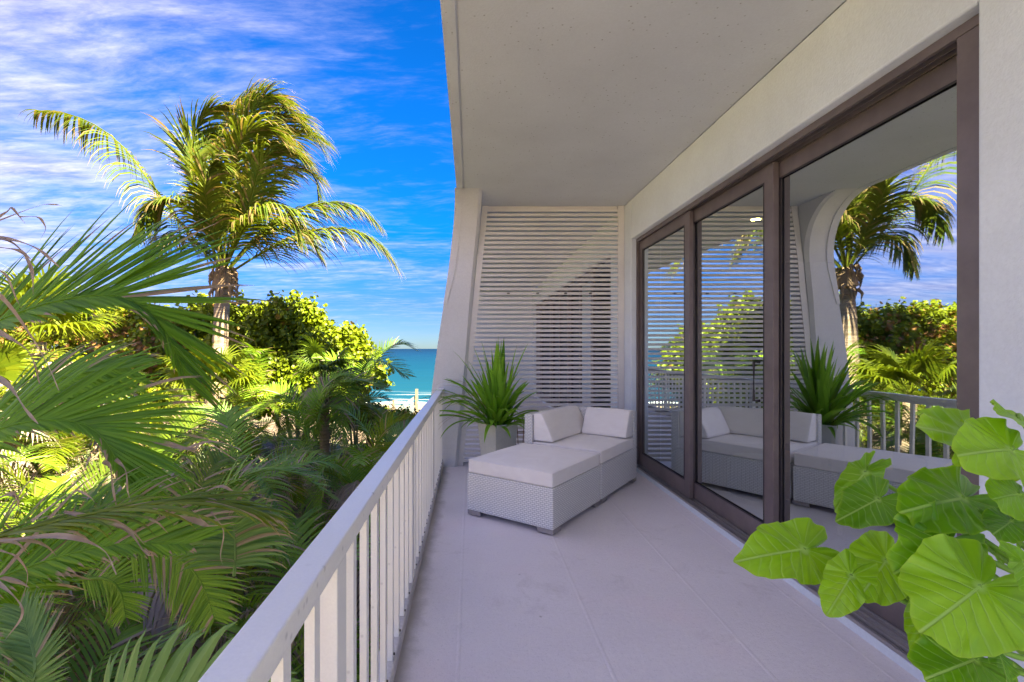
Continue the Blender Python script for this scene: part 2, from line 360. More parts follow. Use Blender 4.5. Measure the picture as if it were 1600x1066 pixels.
class MB:
    def __init__(s):
        s.v = []; s.f = []; s.c = []; s.uv = {}
    def box(s, x0, x1, y0, y1, z0, z1):
        b = len(s.v)
        s.v += [(x0, y0, z0), (x1, y0, z0), (x1, y1, z0), (x0, y1, z0), (x0, y0, z1), (x1, y0, z1), (x1, y1, z1), (x0, y1, z1)]
        s.f += [tuple(b + i for i in q) for q in ((0, 3, 2, 1), (4, 5, 6, 7), (0, 1, 5, 4), (1, 2, 6, 5), (2, 3, 7, 6), (3, 0, 4, 7))]
        return s
    def tube(s, pts, rad, n=8, cap=True, flat=1.0):
        pts = [Vector(p) for p in pts]
        rs = rad if isinstance(rad, (list, tuple)) else [rad] * len(pts)
        b = len(s.v)
        up0 = Vector((0, 0, 1))
        for i, p in enumerate(pts):
            d = (pts[min(i + 1, len(pts) - 1)] - pts[max(i - 1, 0)]).normalized()
            a = d.cross(up0)
            if a.length < 0.05: a = d.cross(Vector((1, 0, 0)))
            a.normalize(); c_ = d.cross(a).normalized()
            for k in range(n):
                an = 2 * math.pi * k / n
                s.v.append(tuple(p + a * math.cos(an) * rs[i] + c_ * math.sin(an) * rs[i] * flat))
        for i in range(len(pts) - 1):
            for k in range(n):
                s.f.append((b + i * n + k, b + i * n + (k + 1) % n, b + (i + 1) * n + (k + 1) % n, b + (i + 1) * n + k))
        if cap:
            s.f.append(tuple(b + k for k in range(n))[::-1])
            s.f.append(tuple(b + (len(pts) - 1) * n + k for k in range(n)))
        return s
    def prism(s, poly, y0, y1):
        """poly in (x,z), extruded along y"""
        b = len(s.v); n = len(poly)
        s.v += [(x, y0, z) for x, z in poly] + [(x, y1, z) for x, z in poly]
        s.f.append(tuple(b + i for i in range(n)))
        s.f.append(tuple(b + n + i for i in reversed(range(n))))
        for i in range(n):
            j = (i + 1) % n
            s.f.append((b + i, b + n + i, b + n + j, b + j))
        return s
    def disc(s, p, nrm, r, n=8, th=0.003):
        p = Vector(p); d = Vector(nrm).normalized()
        return s.tube([p, p + d * th], r, n)
    def build(s, name, m, parent=None, bevel=0.0, smooth=False, segs=2, subsurf=0):
        me = bpy.data.meshes.new(name)
        me.from_pydata([tuple(v) for v in s.v], [], s.f)
        if s.c:
            ca = me.color_attributes.new('dry', 'FLOAT_COLOR', 'POINT')
            arr = np.ones((len(s.v), 4), dtype=np.float32)
            arr[:, :3] = np.array(s.c, dtype=np.float32)
            ca.data.foreach_set('color', arr.ravel())
        me.materials.append(m)
        o = bpy.data.objects.new(name, me); C.objects.link(o)
        if parent: o.parent = parent
        if bevel:
            bv = o.modifiers.new('bevel', 'BEVEL'); bv.width = bevel; bv.segments = segs; bv.limit_method = 'ANGLE'
            bv.angle_limit = R(35)
        if subsurf:
            sb = o.modifiers.new('s', 'SUBSURF'); sb.levels = subsurf; sb.render_levels = subsurf
        if smooth or subsurf:
            me.polygons.foreach_set('use_smooth', [True] * len(me.polygons))
        return o

def tag(o, label=None, cat=None, group=None, kind=None):
    if label: o['label'] = label
    if cat: o['category'] = cat
    if group: o['group'] = group
    if kind: o['kind'] = kind
    return o

def thing(name, label, cat, loc=(0, 0, 0), rz=0, group=None):
    o = bpy.data.objects.new(name, None); C.objects.link(o)
    o.location = loc; o.rotation_euler = (0, 0, rz); o.empty_display_size = 0.2
    return tag(o, label, cat, group)

def struct(name, mb, m, **k):
    return tag(mb.build(name, m, **k), kind='structure')

def share(o, name, parent, loc=(0, 0, 0), rot=(0, 0, 0), scale=(1, 1, 1), m=None):
    c = bpy.data.objects.new(name, o.data if hasattr(o, 'data') else o)
    C.objects.link(c); c.parent = parent
    c.location = loc; c.rotation_euler = rot; c.scale = scale
    return c

def copy_tree(o, parent=None):
    c = o.copy(); C.objects.link(c)
    if parent: c.parent = parent
    for ch in list(o.children): copy_tree(ch, c)
    return c

# ================================================================== large structure
YE = 6.65                      # slatted screen
ZC = 3.55                      # ceiling
Y0, Y1 = -3.0, 16.6
XW, XT, ZO = 2.10, 2.165, 3.033
struct('balcony_floor', MB().box(-0.46, 2.165, Y0, Y1, -0.25, 0.0), M['floor'])
fl = bpy.data.objects['balcony_floor']
for x in (-0.062, 0.70, 1.475, 2.05):
    m_ = MB()
    m_.prism([(x - 0.012, 0.0003), (x - 0.004, 0.0018), (x + 0.004, 0.0018), (x + 0.012, 0.0003)], Y0, 6.6)
    m_.build('seam', M['floor'], fl)
cl = MB().box(-0.17, -0.088, Y0, Y1, ZC, ZC + 0.30).box(-0.070, 2.10, Y0, Y1, ZC + 0.0, ZC + 0.30).box(-0.089, -0.069, Y0, Y1, ZC + 0.012, ZC + 0.29)
struct('balcony_ceiling', cl, M['ceiling'])
struct('roof_slab', MB().box(-0.15, 12, Y0 - 1, Y1 + 1, ZC + 0.301, ZC + 0.62), M['wall'])

struct('unseen_shade_mass', MB().box(0.3, 12, Y0 - 1, 11.0, ZC + 0.621, 6.1), M['wall'])  # unseen block added above the roof to shade the near palms
# house wall with the recessed door opening (own unit and the neighbour's)
YJ0, YJ1 = 2.015, 6.36
wl = MB()
wl.box(XW, 2.50, Y0, YJ0, -0.25, ZC)
wl.box(XW, 2.50, YJ1, 7.30, -0.25, ZC)
wl.box(XW, 2.50, YJ0, YJ1, ZO, ZC)
wl.box(XW, 2.50, 7.30, 16.0, ZO, ZC)
wl.box(XW, 2.50, 16.0, Y1, -0.25, ZC)
wl.box(2.166, 2.50, YJ0, YJ1, -0.25, 0.05).box(2.166, 2.50, 7.30, 16.0, -0.25, 0.05)
struct('balcony_wall', wl, M['wall'], bevel=0.012)
struct('end_wall', MB().box(-0.40, 2.10, 16.4, 16.55, 0, ZC), M['wall'])
# rooms behind the doors
rm = MB()
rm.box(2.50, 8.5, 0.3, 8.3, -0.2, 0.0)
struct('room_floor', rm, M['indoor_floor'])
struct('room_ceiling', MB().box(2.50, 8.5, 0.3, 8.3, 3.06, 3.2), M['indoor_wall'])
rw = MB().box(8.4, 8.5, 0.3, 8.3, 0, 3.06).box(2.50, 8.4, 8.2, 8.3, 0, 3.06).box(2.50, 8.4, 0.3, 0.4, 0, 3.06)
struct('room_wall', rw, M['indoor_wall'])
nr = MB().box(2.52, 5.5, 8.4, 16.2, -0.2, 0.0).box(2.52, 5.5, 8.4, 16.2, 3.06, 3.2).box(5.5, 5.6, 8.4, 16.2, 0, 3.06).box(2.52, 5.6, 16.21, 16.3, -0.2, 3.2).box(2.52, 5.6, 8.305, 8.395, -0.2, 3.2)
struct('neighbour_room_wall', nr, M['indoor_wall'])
struct('lower_storey_wall', MB().box(0.6, 11.0, Y0, Y1, -5.5, -0.26), M['wall'])

# leaning facade column whose head sweeps into the ceiling edge (arch)
def xl(z): return 1.035 * float(np.interp(z, [-0.3, 1.15, 1.6, 2.63, 3.3, 3.56, 3.85], [-0.66, -0.493, -0.436, -0.288, -0.205, -0.18, -0.175]))
def xr(z): return 1.035 * float(np.interp(z, [-0.3, 0.07, 1.27, 2.38, 3.3, 3.85], [-0.19, -0.164, -0.045, 0.035, 0.125, 0.16]))
def column(yc, label, group=None):
    col_ = thing('column', label, 'column', (0, yc, 0), 0, group)
    zs = [-0.25, 0.4, 1.0, 1.6, 2.2, 2.63] + [2.63 + 0.9185 * (1 - (1 - k / 18) ** 1.8) for k in range(1, 19)]
    mb = MB(); rows = []
    hw = 0.20
    for z in zs:
        t_ = max(0.0, (z - 2.75) / (ZC - 2.75)); t_ = min(t_, 0.999)
        fl_ = 0.72 * (1 - math.sqrt(max(0.0, 1 - t_ ** 2.0)))      # quarter-ellipse fillet into the beam
        a, b = -hw - fl_, hw + fl_
        k = len(mb.v)
        mb.v += [(xl(z), a, z), (xr(z) - 0.04, a, z), (xr(z), a + 0.04, z), (xr(z), b, z), (xl(z), b, z)]
        rows.append(k)
    for p, q in zip(rows, rows[1:]):
        for i in range(5):
            j = (i + 1) % 5
            mb.f.append((p + i, p + j, q + j, q + i))
    mb.f.append(tuple(rows[0] + i for i in reversed(range(5))))
    mb.f.append(tuple(rows[-1] + i for i in range(5)))
    mb.build('shaft', M['column'], col_)
    # raised outer border band that follows the arch
    mb = MB(); rows = []
    for z in [zz_ for zz_ in zs if zz_ > 1.9]:
        t_ = min(max(0.0, (z - 2.75) / (ZC - 2.75)), 0.999)
        fl_ = 0.72 * (1 - math.sqrt(max(0.0, 1 - t_ ** 2.0)))
        a = -hw - fl_ - 0.012
        k = len(mb.v); wd = 0.09 * min(1, (z - 1.85) / 0.8)
        mb.v += [(xl(z) - 0.004, a, z), (xl(z) + wd, a, z), (xl(z) + wd, a + 0.02, z), (xl(z) - 0.004, a + 0.02, z)]
        rows.append(k)
    for p, q in zip(rows, rows[1:]):
        for i in range(4):
            j = (i + 1) % 4
            mb.f.append((p + i, p + j, q + j, q + i))
    mb.build('edge_band', M['column'], col_)
    return col_
column(6.78, 'white leaning concrete column between the railing end and the slatted screen, curving into the ceiling edge')
column(14.8, 'white leaning column of the next balcony, glimpsed behind the slatted screen')

# ------------------------------------------------------------------ slatted screen
scr = thing('slatted_screen', 'white privacy screen of thin horizontal slats closing the end of the balcony', 'screen', (0, YE, 0))
def sx(z): return float(np.interp(z, [0.0, 0.1, 2.43, 3.55], [-0.098, -0.09, 0.105, 0.245]))
# side stile leaning with the column, right stile upright
mb = MB()
for z in (0.001, 3.549):
    for (dx, y) in ((-0.085, -0.02), (-0.004, -0.02), (-0.004, 0.03), (-0.085, 0.03)):
        mb.v.append((sx(z) + dx, y, z))
mb.f = [(0, 1, 5, 4), (1, 2, 6, 5), (2, 3, 7, 6), (3, 0, 4, 7), (3, 2, 1, 0), (4, 5, 6, 7)]
mb.build('stile', M['slat'], scr)
MB().box(2.014, 2.098, -0.02, 0.03, 0.001, 3.549).build('stile', M['slat'], scr, bevel=0.003)
base = MB().box(0, 1, -0.011, 0.011, -0.018, 0.018).build('slat', M['slat'], scr)
n_s = 0
z = 3.49
while z > 0.05:
    a = sx(z) - 0.001
    o = base if n_s == 0 else share(base, 'slat', scr)
    o.location = (a, random.uniform(-.002, .002), z); o.scale = (2.012 - a, 1, 1)
    o.rotation_euler = (R(random.uniform(-1.5, 1.5)), R(random.uniform(-0.06, 0.06)), 0)
    if abs(z - 2.38) < 0.032:
        for x in (0.50, 0.90, 1.28, 1.62):
            MB().box(x, x + 0.035, -0.020, -0.0115, z - 0.006, z + 0.012).build('clip', M['screw'], scr)
    z -= 0.0632; n_s += 1
MB().box(sx(3.5) + 0.0, 2.012, 0.012, 0.03, 3.515, 3.549).build('head_rail', M['slat'], scr)

# ------------------------------------------------------------------ railing
def railing(ya, yb, label, post0=1.37):
    t = thing('railing', label, 'railing', (0, ya, 0))
    L = yb - ya
    MB().box(-0.437, -0.355, 0, L, 1.02, 1.07).build('top_rail', M['rail'], t, bevel=0.006, segs=3)
    MB().box(-0.418, -0.372, 0, L, 0.985, 1.019).build('sub_rail', M['rail'], t, bevel=0.003)
    MB().box(-0.459, -0.366, 0, L, 0.001, 0.085).build('curb', M['plinth'], t, bevel=0.008)
    bal = post = foot = None
    n0 = math.ceil((ya - post0) / 1.77) - 1
    for n in range(n0, 20):
        yp = post0 + 1.77 * n
        if ya <= yp and yp + 0.1 < yb:
            if post is None:
                post = MB().box(-0.427, -0.374, 0, 0.1, 0.086, 0.984).build('post', M['rail'], t, bevel=0.004); o = post
            else:
                o = share(post, 'post', t)
                bv = o.modifiers.new('bevel', 'BEVEL'); bv.width = 0.004; bv.segments = 2
            o.location = (0, yp - ya, 0)
        for k in range(8):
            y = yp + 0.2 + 0.197 * k - 0.002
            if y < ya + 0.02 or y > yb - 0.06: continue
            if bal is None:
                bal = MB().box(-0.402, -0.377, 0, 0.042, 0.087, 0.984).build('baluster', M['rail'], t); o = bal
                foot = MB().box(-0.399, -0.366, 0, 0.03, 0.0855, 0.100)
                foot = MB().tube([(-0.370, 0.0, 0.11), (-0.362, 0.0, 0.11)], 0.006, 8).build('bolt', M['screw'], t); f_ = foot
            else:
                o = share(bal, 'baluster', t); f_ = share(foot, 'bolt', t)
            o.location = (0, y - ya, 0)
            f_.location = (-0.006, y - ya + 0.02, 0)
    return t
railing(Y0 + 0.05, 6.57, 'white painted metal balcony railing running along the left side of the floor')
railing(6.99, 14.6, 'white railing of the neighbouring balcony seen between the slats')
# dirt gutter strip along the curb is part of the floor paint

# ------------------------------------------------------------------ sliding doors
def door_panel(label, X, ya, yb, group=None, th=0.045, z0=0.095, z1=2.99, nm='sliding_door', sw=0.11):
    t = thing(nm, label, 'sliding door', (X, ya, z0), 0, group)
    L = yb - ya; hh = z1 - z0
    gz0, gz1 = 0.158, hh - 0.117
    MB().box(0, th, 0, sw, 0, hh).build('stile', M['bronze'], t, bevel=0.003)
    MB().box(0, th, L - sw, L, 0, hh).build('stile', M['bronze'], t, bevel=0.003)
    MB().box(0.001, th - 0.001, sw, L - sw, 0.0, gz0).build('bottom_rail', M['bronze'], t, bevel=0.003)
    MB().box(0.001, th - 0.001, sw, L - sw, gz1, hh).build('top_rail', M['bronze'], t, bevel=0.003)
    g = MB()
    b = 0.012
    g.box(-0.001, 0.004, sw, sw + b, gz0, gz1).box(-0.001, 0.004, L - sw - b, L - sw, gz0, gz1)
    g.box(-0.001, 0.004, sw + b, L - sw - b, gz0, gz0 + b).box(-0.001, 0.004, sw + b, L - sw - b, gz1 - b, gz1)
    g.build('glazing_bead', M['dark'], t)
    gl = MB()
    gl.v = [(0.014, sw, gz0), (0.014, L - sw, gz0), (0.014, L - sw, gz1), (0.014, sw, gz1)]
    gl.f = [(3, 2, 1, 0)]
    gl.build('glass_pane', M['glass'], t)
    return t
X1, X2, X3 = 2.20, 2.25, 2.30
d1 = door_panel('far sliding glass door beside the wicker corner seat, narrowest in view, reflecting the slats', X1, 4.89, YJ1 - 0.012)
d2 = door_panel('middle sliding glass door with a dark pull handle, reflecting the seat and hedge', X2, 3.616, 5.02)
d3 = door_panel('near sliding glass door behind the elephant ear plant, widest in view, reflecting the coconut palm', X3, 2.176, 3.73)
hd = MB().tube([(-0.004, 0.16, 1.10), (-0.05, 0.16, 1.10), (-0.05, 0.16, 1.40), (-0.004, 0.16, 1.40)], 0.011, 8).build('handle', M['dark'], d2)
MB().tube([(-0.003, 0.055, 0.09), (0.0, 0.055, 0.09)], 0.006, 8).build('screw', M['alu'], d2)
fr = thing('door_frame', 'bronze aluminium frame and floor tracks around the three sliding glass doors', 'door frame', (0, 0, 0))
MB().box(2.168, 2.192, YJ0 + .002, YJ1 - .002, 2.985, ZO - 0.001).box(2.247, 2.254, YJ0 + .002, YJ1 - .002, 2.995, ZO - 0.001).box(2.301, 2.309, YJ0 + .002, YJ1 - .002, 2.995, ZO - 0.001).build('head', M['bronze'], fr, bevel=0.002)
MB().box(2.168, 2.47, YJ0 + .003, YJ0 + 0.155, 0.092, 2.983).build('jamb', M['bronze'], fr, bevel=0.003)
MB().box(2.168, 2.194, YJ1 - 0.030, YJ1 - .002, 0.092, 2.983).box(2.248, 2.47, YJ1 - 0.03, YJ1 - .002, 0.092, 2.983).build('jamb', M['bronze'], fr)
sl = MB().box(2.168, 2.192, YJ0 + .002, YJ1 - .002, 0.051, 0.066).box(2.193, 2.49, YJ0 + .002, YJ1 - .002, 0.051, 0.078)
for x in (2.168, 2.180): sl.box(x, x + 0.005, YJ0 + .002, YJ1 - .002, 0.0665, 0.073)
for x in (2.194, 2.247, 2.302, 2.357):
    sl.box(x, x + 0.006, YJ0 + .002, YJ1 - .002, 0.0785, 0.0925)
sl.build('track', M['alu'], fr)
# neighbour's doors
M['dimglass'] = mat('dim_glass', lambda t: t.n('ShaderNodeMixShader', None, i0=0.12, i1=t.n('ShaderNodeBsdfTransparent', None, Color=(0.4, 0.45, 0.5, 1)).outputs[0],
                    i2=t.n('ShaderNodeBsdfGlossy', None, Color=(0.9, 0.95, 1, 1), Roughness=0.0).outputs[0]).outputs[0])
nth = ('nearest to the screen, mirroring the sky', 'second from the screen', 'third from the screen', 'fourth from the screen', 'farthest from the screen')
for i, (ya, yb, x) in enumerate(((8.75, 9.85, X1), (9.80, 11.0, X2), (10.95, 12.1, X1), (12.05, 13.4, X2), (13.35, 15.1, X1))):
    dn = door_panel('glass door of the neighbouring unit behind the slats, ' + nth[i], x, ya, yb, 'glass doors of the neighbouring unit', sw=0.13)
    if i: [c for c in dn.children if c.name.startswith('glass_pane')][0].data.materials[0] = M['dimglass']
nf = thing('door_frame', 'dark frame around the neighbouring unit glass doors behind the slats', 'door frame')
MB().box(2.168, 2.47, 7.302, 7.45, 0.092, 2.99).box(2.168, 2.47, 15.1, 15.998, 0.092, 2.99).build('jamb', M['bronze'], nf)
MB().box(2.168, 2.192, 7.302, 15.99, 2.991, 3.03).build('head', M['bronze'], nf)
MB().box(2.168, 2.49, 7.302, 15.99, 0.051, 0.09).build('track', M['alu'], nf)

# ================================================================== terrain and sea
def gz(x, y):
    base = float(np.interp(y, [-20, 10, 25, 38, 44, 52, 60, 75], [-3.3, -3.3, -3.1, -3.4, -4.0, -4.5, -5.15, -7]))
    return base + 0.18 * math.sin(x * 0.7 + 1) * math.cos(y * 0.5)
g = MB(); xs = np.concatenate([[-3000, -600, -150, -70], np.linspace(-45, 30, 40), [70, 150, 600, 3000]]); ys = np.concatenate([[-2000, -300, -60], np.linspace(-20, 75, 50)])
for y in ys:
    for x in xs: g.v.append((x, y, gz(x, y)))
nx = len(xs)
for j in range(len(ys) - 1):
    for i in range(nx - 1):
        if xs[i] >= 0.4 and xs[i + 1] <= 12 and ys[j] > 0 and ys[j + 1] < 20: pass
        g.f.append((j * nx + i, j * nx + i + 1, (j + 1) * nx + i + 1, (j + 1) * nx + i))
struct('ground', g, M['ground'], smooth=True)
s_ = MB(); s_.v = [(-20000, 50, -5.0), (20000, 50, -5.0), (20000, 30000, -5.0), (-20000, 30000, -5.0)]; s_.f = [(0, 1, 2, 3)]
struct('sea', s_, M['sea'])
# low surf line breaking on the beach
sf = MB()
for k in range(60):
    x = -30 + k * 0.9
    y = 58.5 + 0.8 * math.sin(k * 0.6)
    sf.v += [(x, y - 0.4, -4.99), (x, y, -4.82 + 0.05 * math.sin(k * 1.7)), (x, y + 0.6, -4.99)]
for k in range(59):
    for i in range(2):
        sf.f.append((k * 3 + i, k * 3 + i + 1, k * 3 + 4 + i, k * 3 + 3 + i))
struct('surf', sf, paint('foam', (0.55, 0.58, 0.60), 0.6), smooth=True)

# ================================================================== palms
WIND = Vector((0.55, -0.1, 0.0))

def catmull(pts, n):
    pts = [Vector(p) for p in pts]
    pts = [pts[0] * 2 - pts[1]] + pts + [pts[-1] * 2 - pts[-2]]
    out = []
    segs = len(pts) - 3
    for i in range(n + 1):
        t = i / n * segs; k = min(int(t), segs - 1); u = t - k
        p0, p1, p2, p3 = pts[k:k + 4]
        out.append(0.5 * ((2 * p1) + (p2 - p0) * u + (2 * p0 - 5 * p1 + 4 * p2 - p3) * u * u + (3 * p1 - p0 - 3 * p2 + p3) * u ** 3))
    return out

def frond_mesh(mb, pts, nl, llen, lw, side=None, swA=(35, 62), lift=0.25, grav=0.5, wind=0.0, t0=0.12, rr=0.012, dry=0.15,
               segs=4, sides=(1, -1), lens=(1, 1), fold=False, curl=0.0, rnd=random, taper=True, jit=6, tipdry=0.0):
    """rachis through pts plus leaflets; colour attribute: r = dryness, g = tone"""
    path = catmull(pts, 28)
    L = sum((b - a).length for a, b in zip(path, path[1:]))
    n0 = len(mb.v)
    mb.tube(path[::2], [rr * (1 - 0.8 * i / 14) for i in range(15)], 5, True)
    while len(mb.c) < len(mb.v): mb.c.append((0.0, 0.9, 0))
    up = Vector((0, 0, 1))
    for i in range(nl):
        t = t0 + (1 - t0) * (i + 0.5) / nl
        f = t * 28; k = min(int(f), 27); p = path[k].lerp(path[k + 1], f - k)
        tan = (path[k + 1] - path[k]).normalized()
        sd_ = (side if side is not None else tan.cross(up))
        sd_ = (sd_ - tan * sd_.dot(tan)).normalized()
        nn = sd_.cross(tan).normalized()
        if side is None and nn.z < 0: nn = -nn
        prof = math.sin(math.pi * min(1, 0.13 + t * 0.80)) ** 0.6 if taper else 1.0
        for s, lm in zip(sides, lens):
            ll = llen * lm * prof * rnd.uniform(0.86, 1.1)
            if ll < 0.02: continue
            sw = R(swA[1] + (swA[0] - swA[1]) * t + rnd.uniform(-jit, jit))
            d = (tan * math.cos(sw) + sd_ * s * math.sin(sw) + nn * (lift + rnd.uniform(-.12, .12))).normalized()
            q = p.copy(); b = len(mb.v); dd = d.copy()
            tone = rnd.random()
            ldry = 0.9 if rnd.random() < dry * 0.5 else rnd.uniform(0, 0.25)
            dstart = rnd.uniform(0.4, 1.3) - tipdry
            wv = dd.cross(nn).normalized()
            prevd = d
            for j in range(segs + 1):
                u = j / segs
                wd = lw * (0.45 + 0.75 * math.sin(math.pi * min(1, u * 0.72 + 0.18))) * (1 - u ** 3 * 0.93)
                dr = min(1.0, ldry + (max(0.0, u - dstart) * 2.2 if dry > 0 else 0))
                if fold:
                    nrm = wv.cross(dd).normalized()
                    mb.v += [tuple(q - wv * wd * 0.5 + nrm * wd * 0.16), tuple(q), tuple(q + wv * wd * 0.5 + nrm * wd * 0.16)]
                    mb.c += [(dr, tone, 0), (dr, min(1, tone + 0.25), 0), (dr, tone, 0)]
                else:
                    mb.v += [tuple(q - wv * wd * 0.5), tuple(q + wv * wd * 0.5)]
                    mb.c += [(dr, tone, 0)] * 2
                g_ = grav * (0.35 + 1.3 * u) / segs + (curl * max(0, u - 0.55) * 3.5 / segs)
                dd = (dd + Vector((0, 0, -1)) * g_ + WIND * wind / segs).normalized()
                wv = (wv - dd * wv.dot(dd)).normalized()
                q = q + dd * ll / segs
            m = 3 if fold else 2
            for j in range(segs):
                for e in range(m - 1):
                    a = b + j * m + e
                    mb.f.append((a, a + 1, a + m + 1, a + m))

def tone_rng(seed): return random.Random(seed)

# ---- shared frond meshes for the mid-distance thicket (base at origin, growing along +X, arching)
FR = {}
def make_frond_variants():
    for mname, key in (('frond', 'g'), ('fronddark', 'k'), ('frondlime', 'l'), ('frondlight', 'n'), ('frondyellow', 'y'), ('frondblue', 'b'), ('frondead', 'd')):
        FR[key] = []
        for s in range(4 if key in 'gn' else 3):
            r = tone_rng(100 + s * 7 + len(mname))
            mb = MB()
            if key == 'd':
                pts = [(0, 0, 0), (0.30, 0, 0.25), (0.62, 0.05, 0.10), (0.80, 0.08, -0.4), (0.86, 0.1, -0.95)]
                frond_mesh(mb, pts, 30, 0.42, 0.022, grav=2.2, lift=-0.1, rnd=r, dry=1.0, segs=3, rr=0.012, tipdry=1)
            else:
                droop = (0.15, 0.35, 0.0, 0.5)[s]
                pts = [(0, 0, 0), (0.42, 0, 0.62), (0.95, 0.03, 1.05 - droop * 0.5), (1.50, 0.06, 1.08 - droop * 1.2), (1.95, 0.08, 0.72 - droop * 1.6)]
                frond_mesh(mb, pts, 38, 0.62, 0.031, grav=0.45 + 0.3 * s / 3, lift=0.30, rnd=r, dry=0.10, segs=4, rr=0.014, wind=0.1, jit=2.5)
            o = mb.build('frond', M[mname]); FR[key].append(o.data)
            bpy.data.objects.remove(o)
make_frond_variants()
CANE = MB().tube([(0, 0, 0), (0.02, 0, 0.33), (0.0, 0.01, 0.66), (0.03, 0, 1.0)], [0.045, 0.04, 0.036, 0.03], 8).build('trunk', M['cane'])
CANED = CANE.data; bpy.data.objects.remove(CANE)

def clump(x, y, top, label, group, keys='ggggb', n=11, sc=1.0, spread=1.0, seed=0, name='areca_palm'):
    """clumping feather palm: canes and arching fronds"""
    r = tone_rng(seed)
    z0 = gz(x, y) - 0.05
    t = thing(name, label, 'palm', (x, y, z0), 0, group)
    hgt = max(0.6, top - z0 - 0.9 * sc)
    for k in range(3):
        c = share(CANED, 'trunk', t, (r.uniform(-.25, .25), r.uniform(-.25, .25), 0), (R(r.uniform(-6, 6)), R(r.uniform(-6, 6)), 0), (1, 1, hgt * r.uniform(0.75, 1.0)))
    a0 = r.uniform(0, 6.28)
    for k in range(n):
        key = r.choice(keys)
        me = r.choice(FR[key])
        a = a0 + k * 2.4 + r.uniform(-.3, .3)
        tilt = r.uniform(-34, 26)
        s = sc * r.uniform(0.8, 1.15)
        h_ = hgt * r.uniform(0.80, 1.03)
        if k > n * 0.7: h_ = hgt * r.uniform(0.35, 0.75); tilt = r.uniform(-10, 25)
        share(me, 'frond', t, (0.06 * math.cos(a), 0.06 * math.sin(a), h_), (R(r.uniform(-18, 18)), R(tilt), a), (s, s, s))
    if r.random() < 0.8:
        for k in range(3):
            a = r.uniform(0, 6.28); share(r.choice(FR['d']), 'dead_frond', t, (0.05, 0, hgt * r.uniform(0.7, 0.95)), (0, 0, a), (sc, sc, sc))
    return t

# thicket of areca palms, rows going away from the balcony
rr_ = random.Random(11)
spots = []
row_n = 0
Yv = 2.4
while Yv < 19:
    step = 1.5 + Yv * 0.075
    xv = -1.75 - max(0, Yv - 6.2) * 0.05
    k_n = 0
    while xv > -0.98 * Yv - 1.6:
        spots.append((xv + rr_.uniform(-.35, .35), Yv + rr_.uniform(-.4, .4), row_n, k_n))
        xv -= step; k_n += 1
    Yv += step; row_n += 1
LB = {'near': 'green areca palm in the shade close under the railing',
      'mid': 'arching green areca palm in the middle of the thicket below the balcony',
      'far': 'sunlit areca palm toward the far edge of the thicket',
      'left': 'yellow green areca palm at the left side of the thicket'}
ORD = ('first', 'second', 'third', 'fourth', 'fifth', 'sixth', 'seventh', 'eighth', 'ninth', 'tenth')
for i, (x, y, rn_, kn_) in enumerate(spots):
    # height of the canopy follows the photograph: low by the railing, higher further out
    u = 735 + F * x / y
    top = float(np.interp(y, [2, 4, 7, 11, 15, 19], [-1.55, -1.15, -0.35, 0.25, 0.35, -0.2])) + rr_.uniform(-.3, .3)
    if u > 520: top -= 0.5 + (u - 520) * 0.004
    if u > 560 and y > 12: continue
    if y < 4.2 and x > -3.5: z = 'near'
    elif x > -6.2 and y < 13: z = 'mid'
    elif y < 10: z = 'left'
    else: z = 'far'
    keys = {'near': 'ngnnbyg', 'mid': 'nngnbyn', 'left': 'kkgll', 'far': 'kkkgll'}[z]  # leaf colours counter the light: lighter in shade, darker in sun
    clump(x, y, top, {'near': 'low shaded', 'mid': 'arching green', 'far': 'yellow green', 'left': 'lime tinged'}[z] + ' areca palm, %s leftward from the railing in the %s row of the thicket' % (ORD[kn_], ORD[rn_]), {'near': 'areca palms under the railing', 'mid': 'areca palms in the middle of the thicket', 'far': 'areca palms at the far edge of the thicket', 'left': 'areca palms at the left of the thicket'}[z],
          keys, n=9 if y > 5 else 10, sc=rr_.uniform(0.8, 1.1) * (0.85 if y < 5 else 1.0), seed=200 + i)

tops = [o for o in C.objects if o.name.startswith('areca_palm') and 3.0 < o.location.y < 12 and -6.5 < o.location.x < -1.2]
for i, o in enumerate(tops):
    r9 = tone_rng(900 + i)
    hh_ = max([c.location.z for c in o.children if c.name.startswith('frond')])
    for k in range(2):
        a = r9.uniform(-2.6, -0.2); q = r9.uniform(1.1, 1.5)
        share(r9.choice(FR['d']), 'dead_frond', o, (0.05, -0.05, hh_ * r9.uniform(.92, 1.02)), (R(r9.uniform(-15, 15)), R(r9.uniform(-12, 8)), a), (q, q, q))

# ------------------------------------------------------------------ the big near palm whose fronds reach in from the left
pal = thing('broad_leaf_palm', 'large palm reaching in from the left edge, broad green fronds with dry curled brown tips', 'palm', (-4.6, 2.6, gz(-4.6, 2.6)))
zg = gz(-4.6, 2.6)
def loc_(p): return Vector(p) - Vector((-4.6, 2.6, zg))
MB().tube([loc_((-4.6, 2.6, zg - .1)), loc_((-4.55, 2.6, -1.0)), loc_((-4.45, 2.6, 0.6))], [0.14, 0.12, 0.10], 12).build('trunk', M['trunk'], pal)
def near_frond(px, Ys, nl, llen, lw, m='frondnear', seed=1, name='frond', **k):
    pts = [loc_(P(u, v, y)) for (u, v), y in zip(px, Ys)]
    mb = MB()
    kw = dict(fold=True, segs=7, rnd=tone_rng(seed), dry=0.12)
    kw.update(k)
    frond_mesh(mb, pts, nl, llen, lw, **kw)
    return mb.build(name, M[m], pal)
camside = Vector((0.10, 0.25, 1.0))
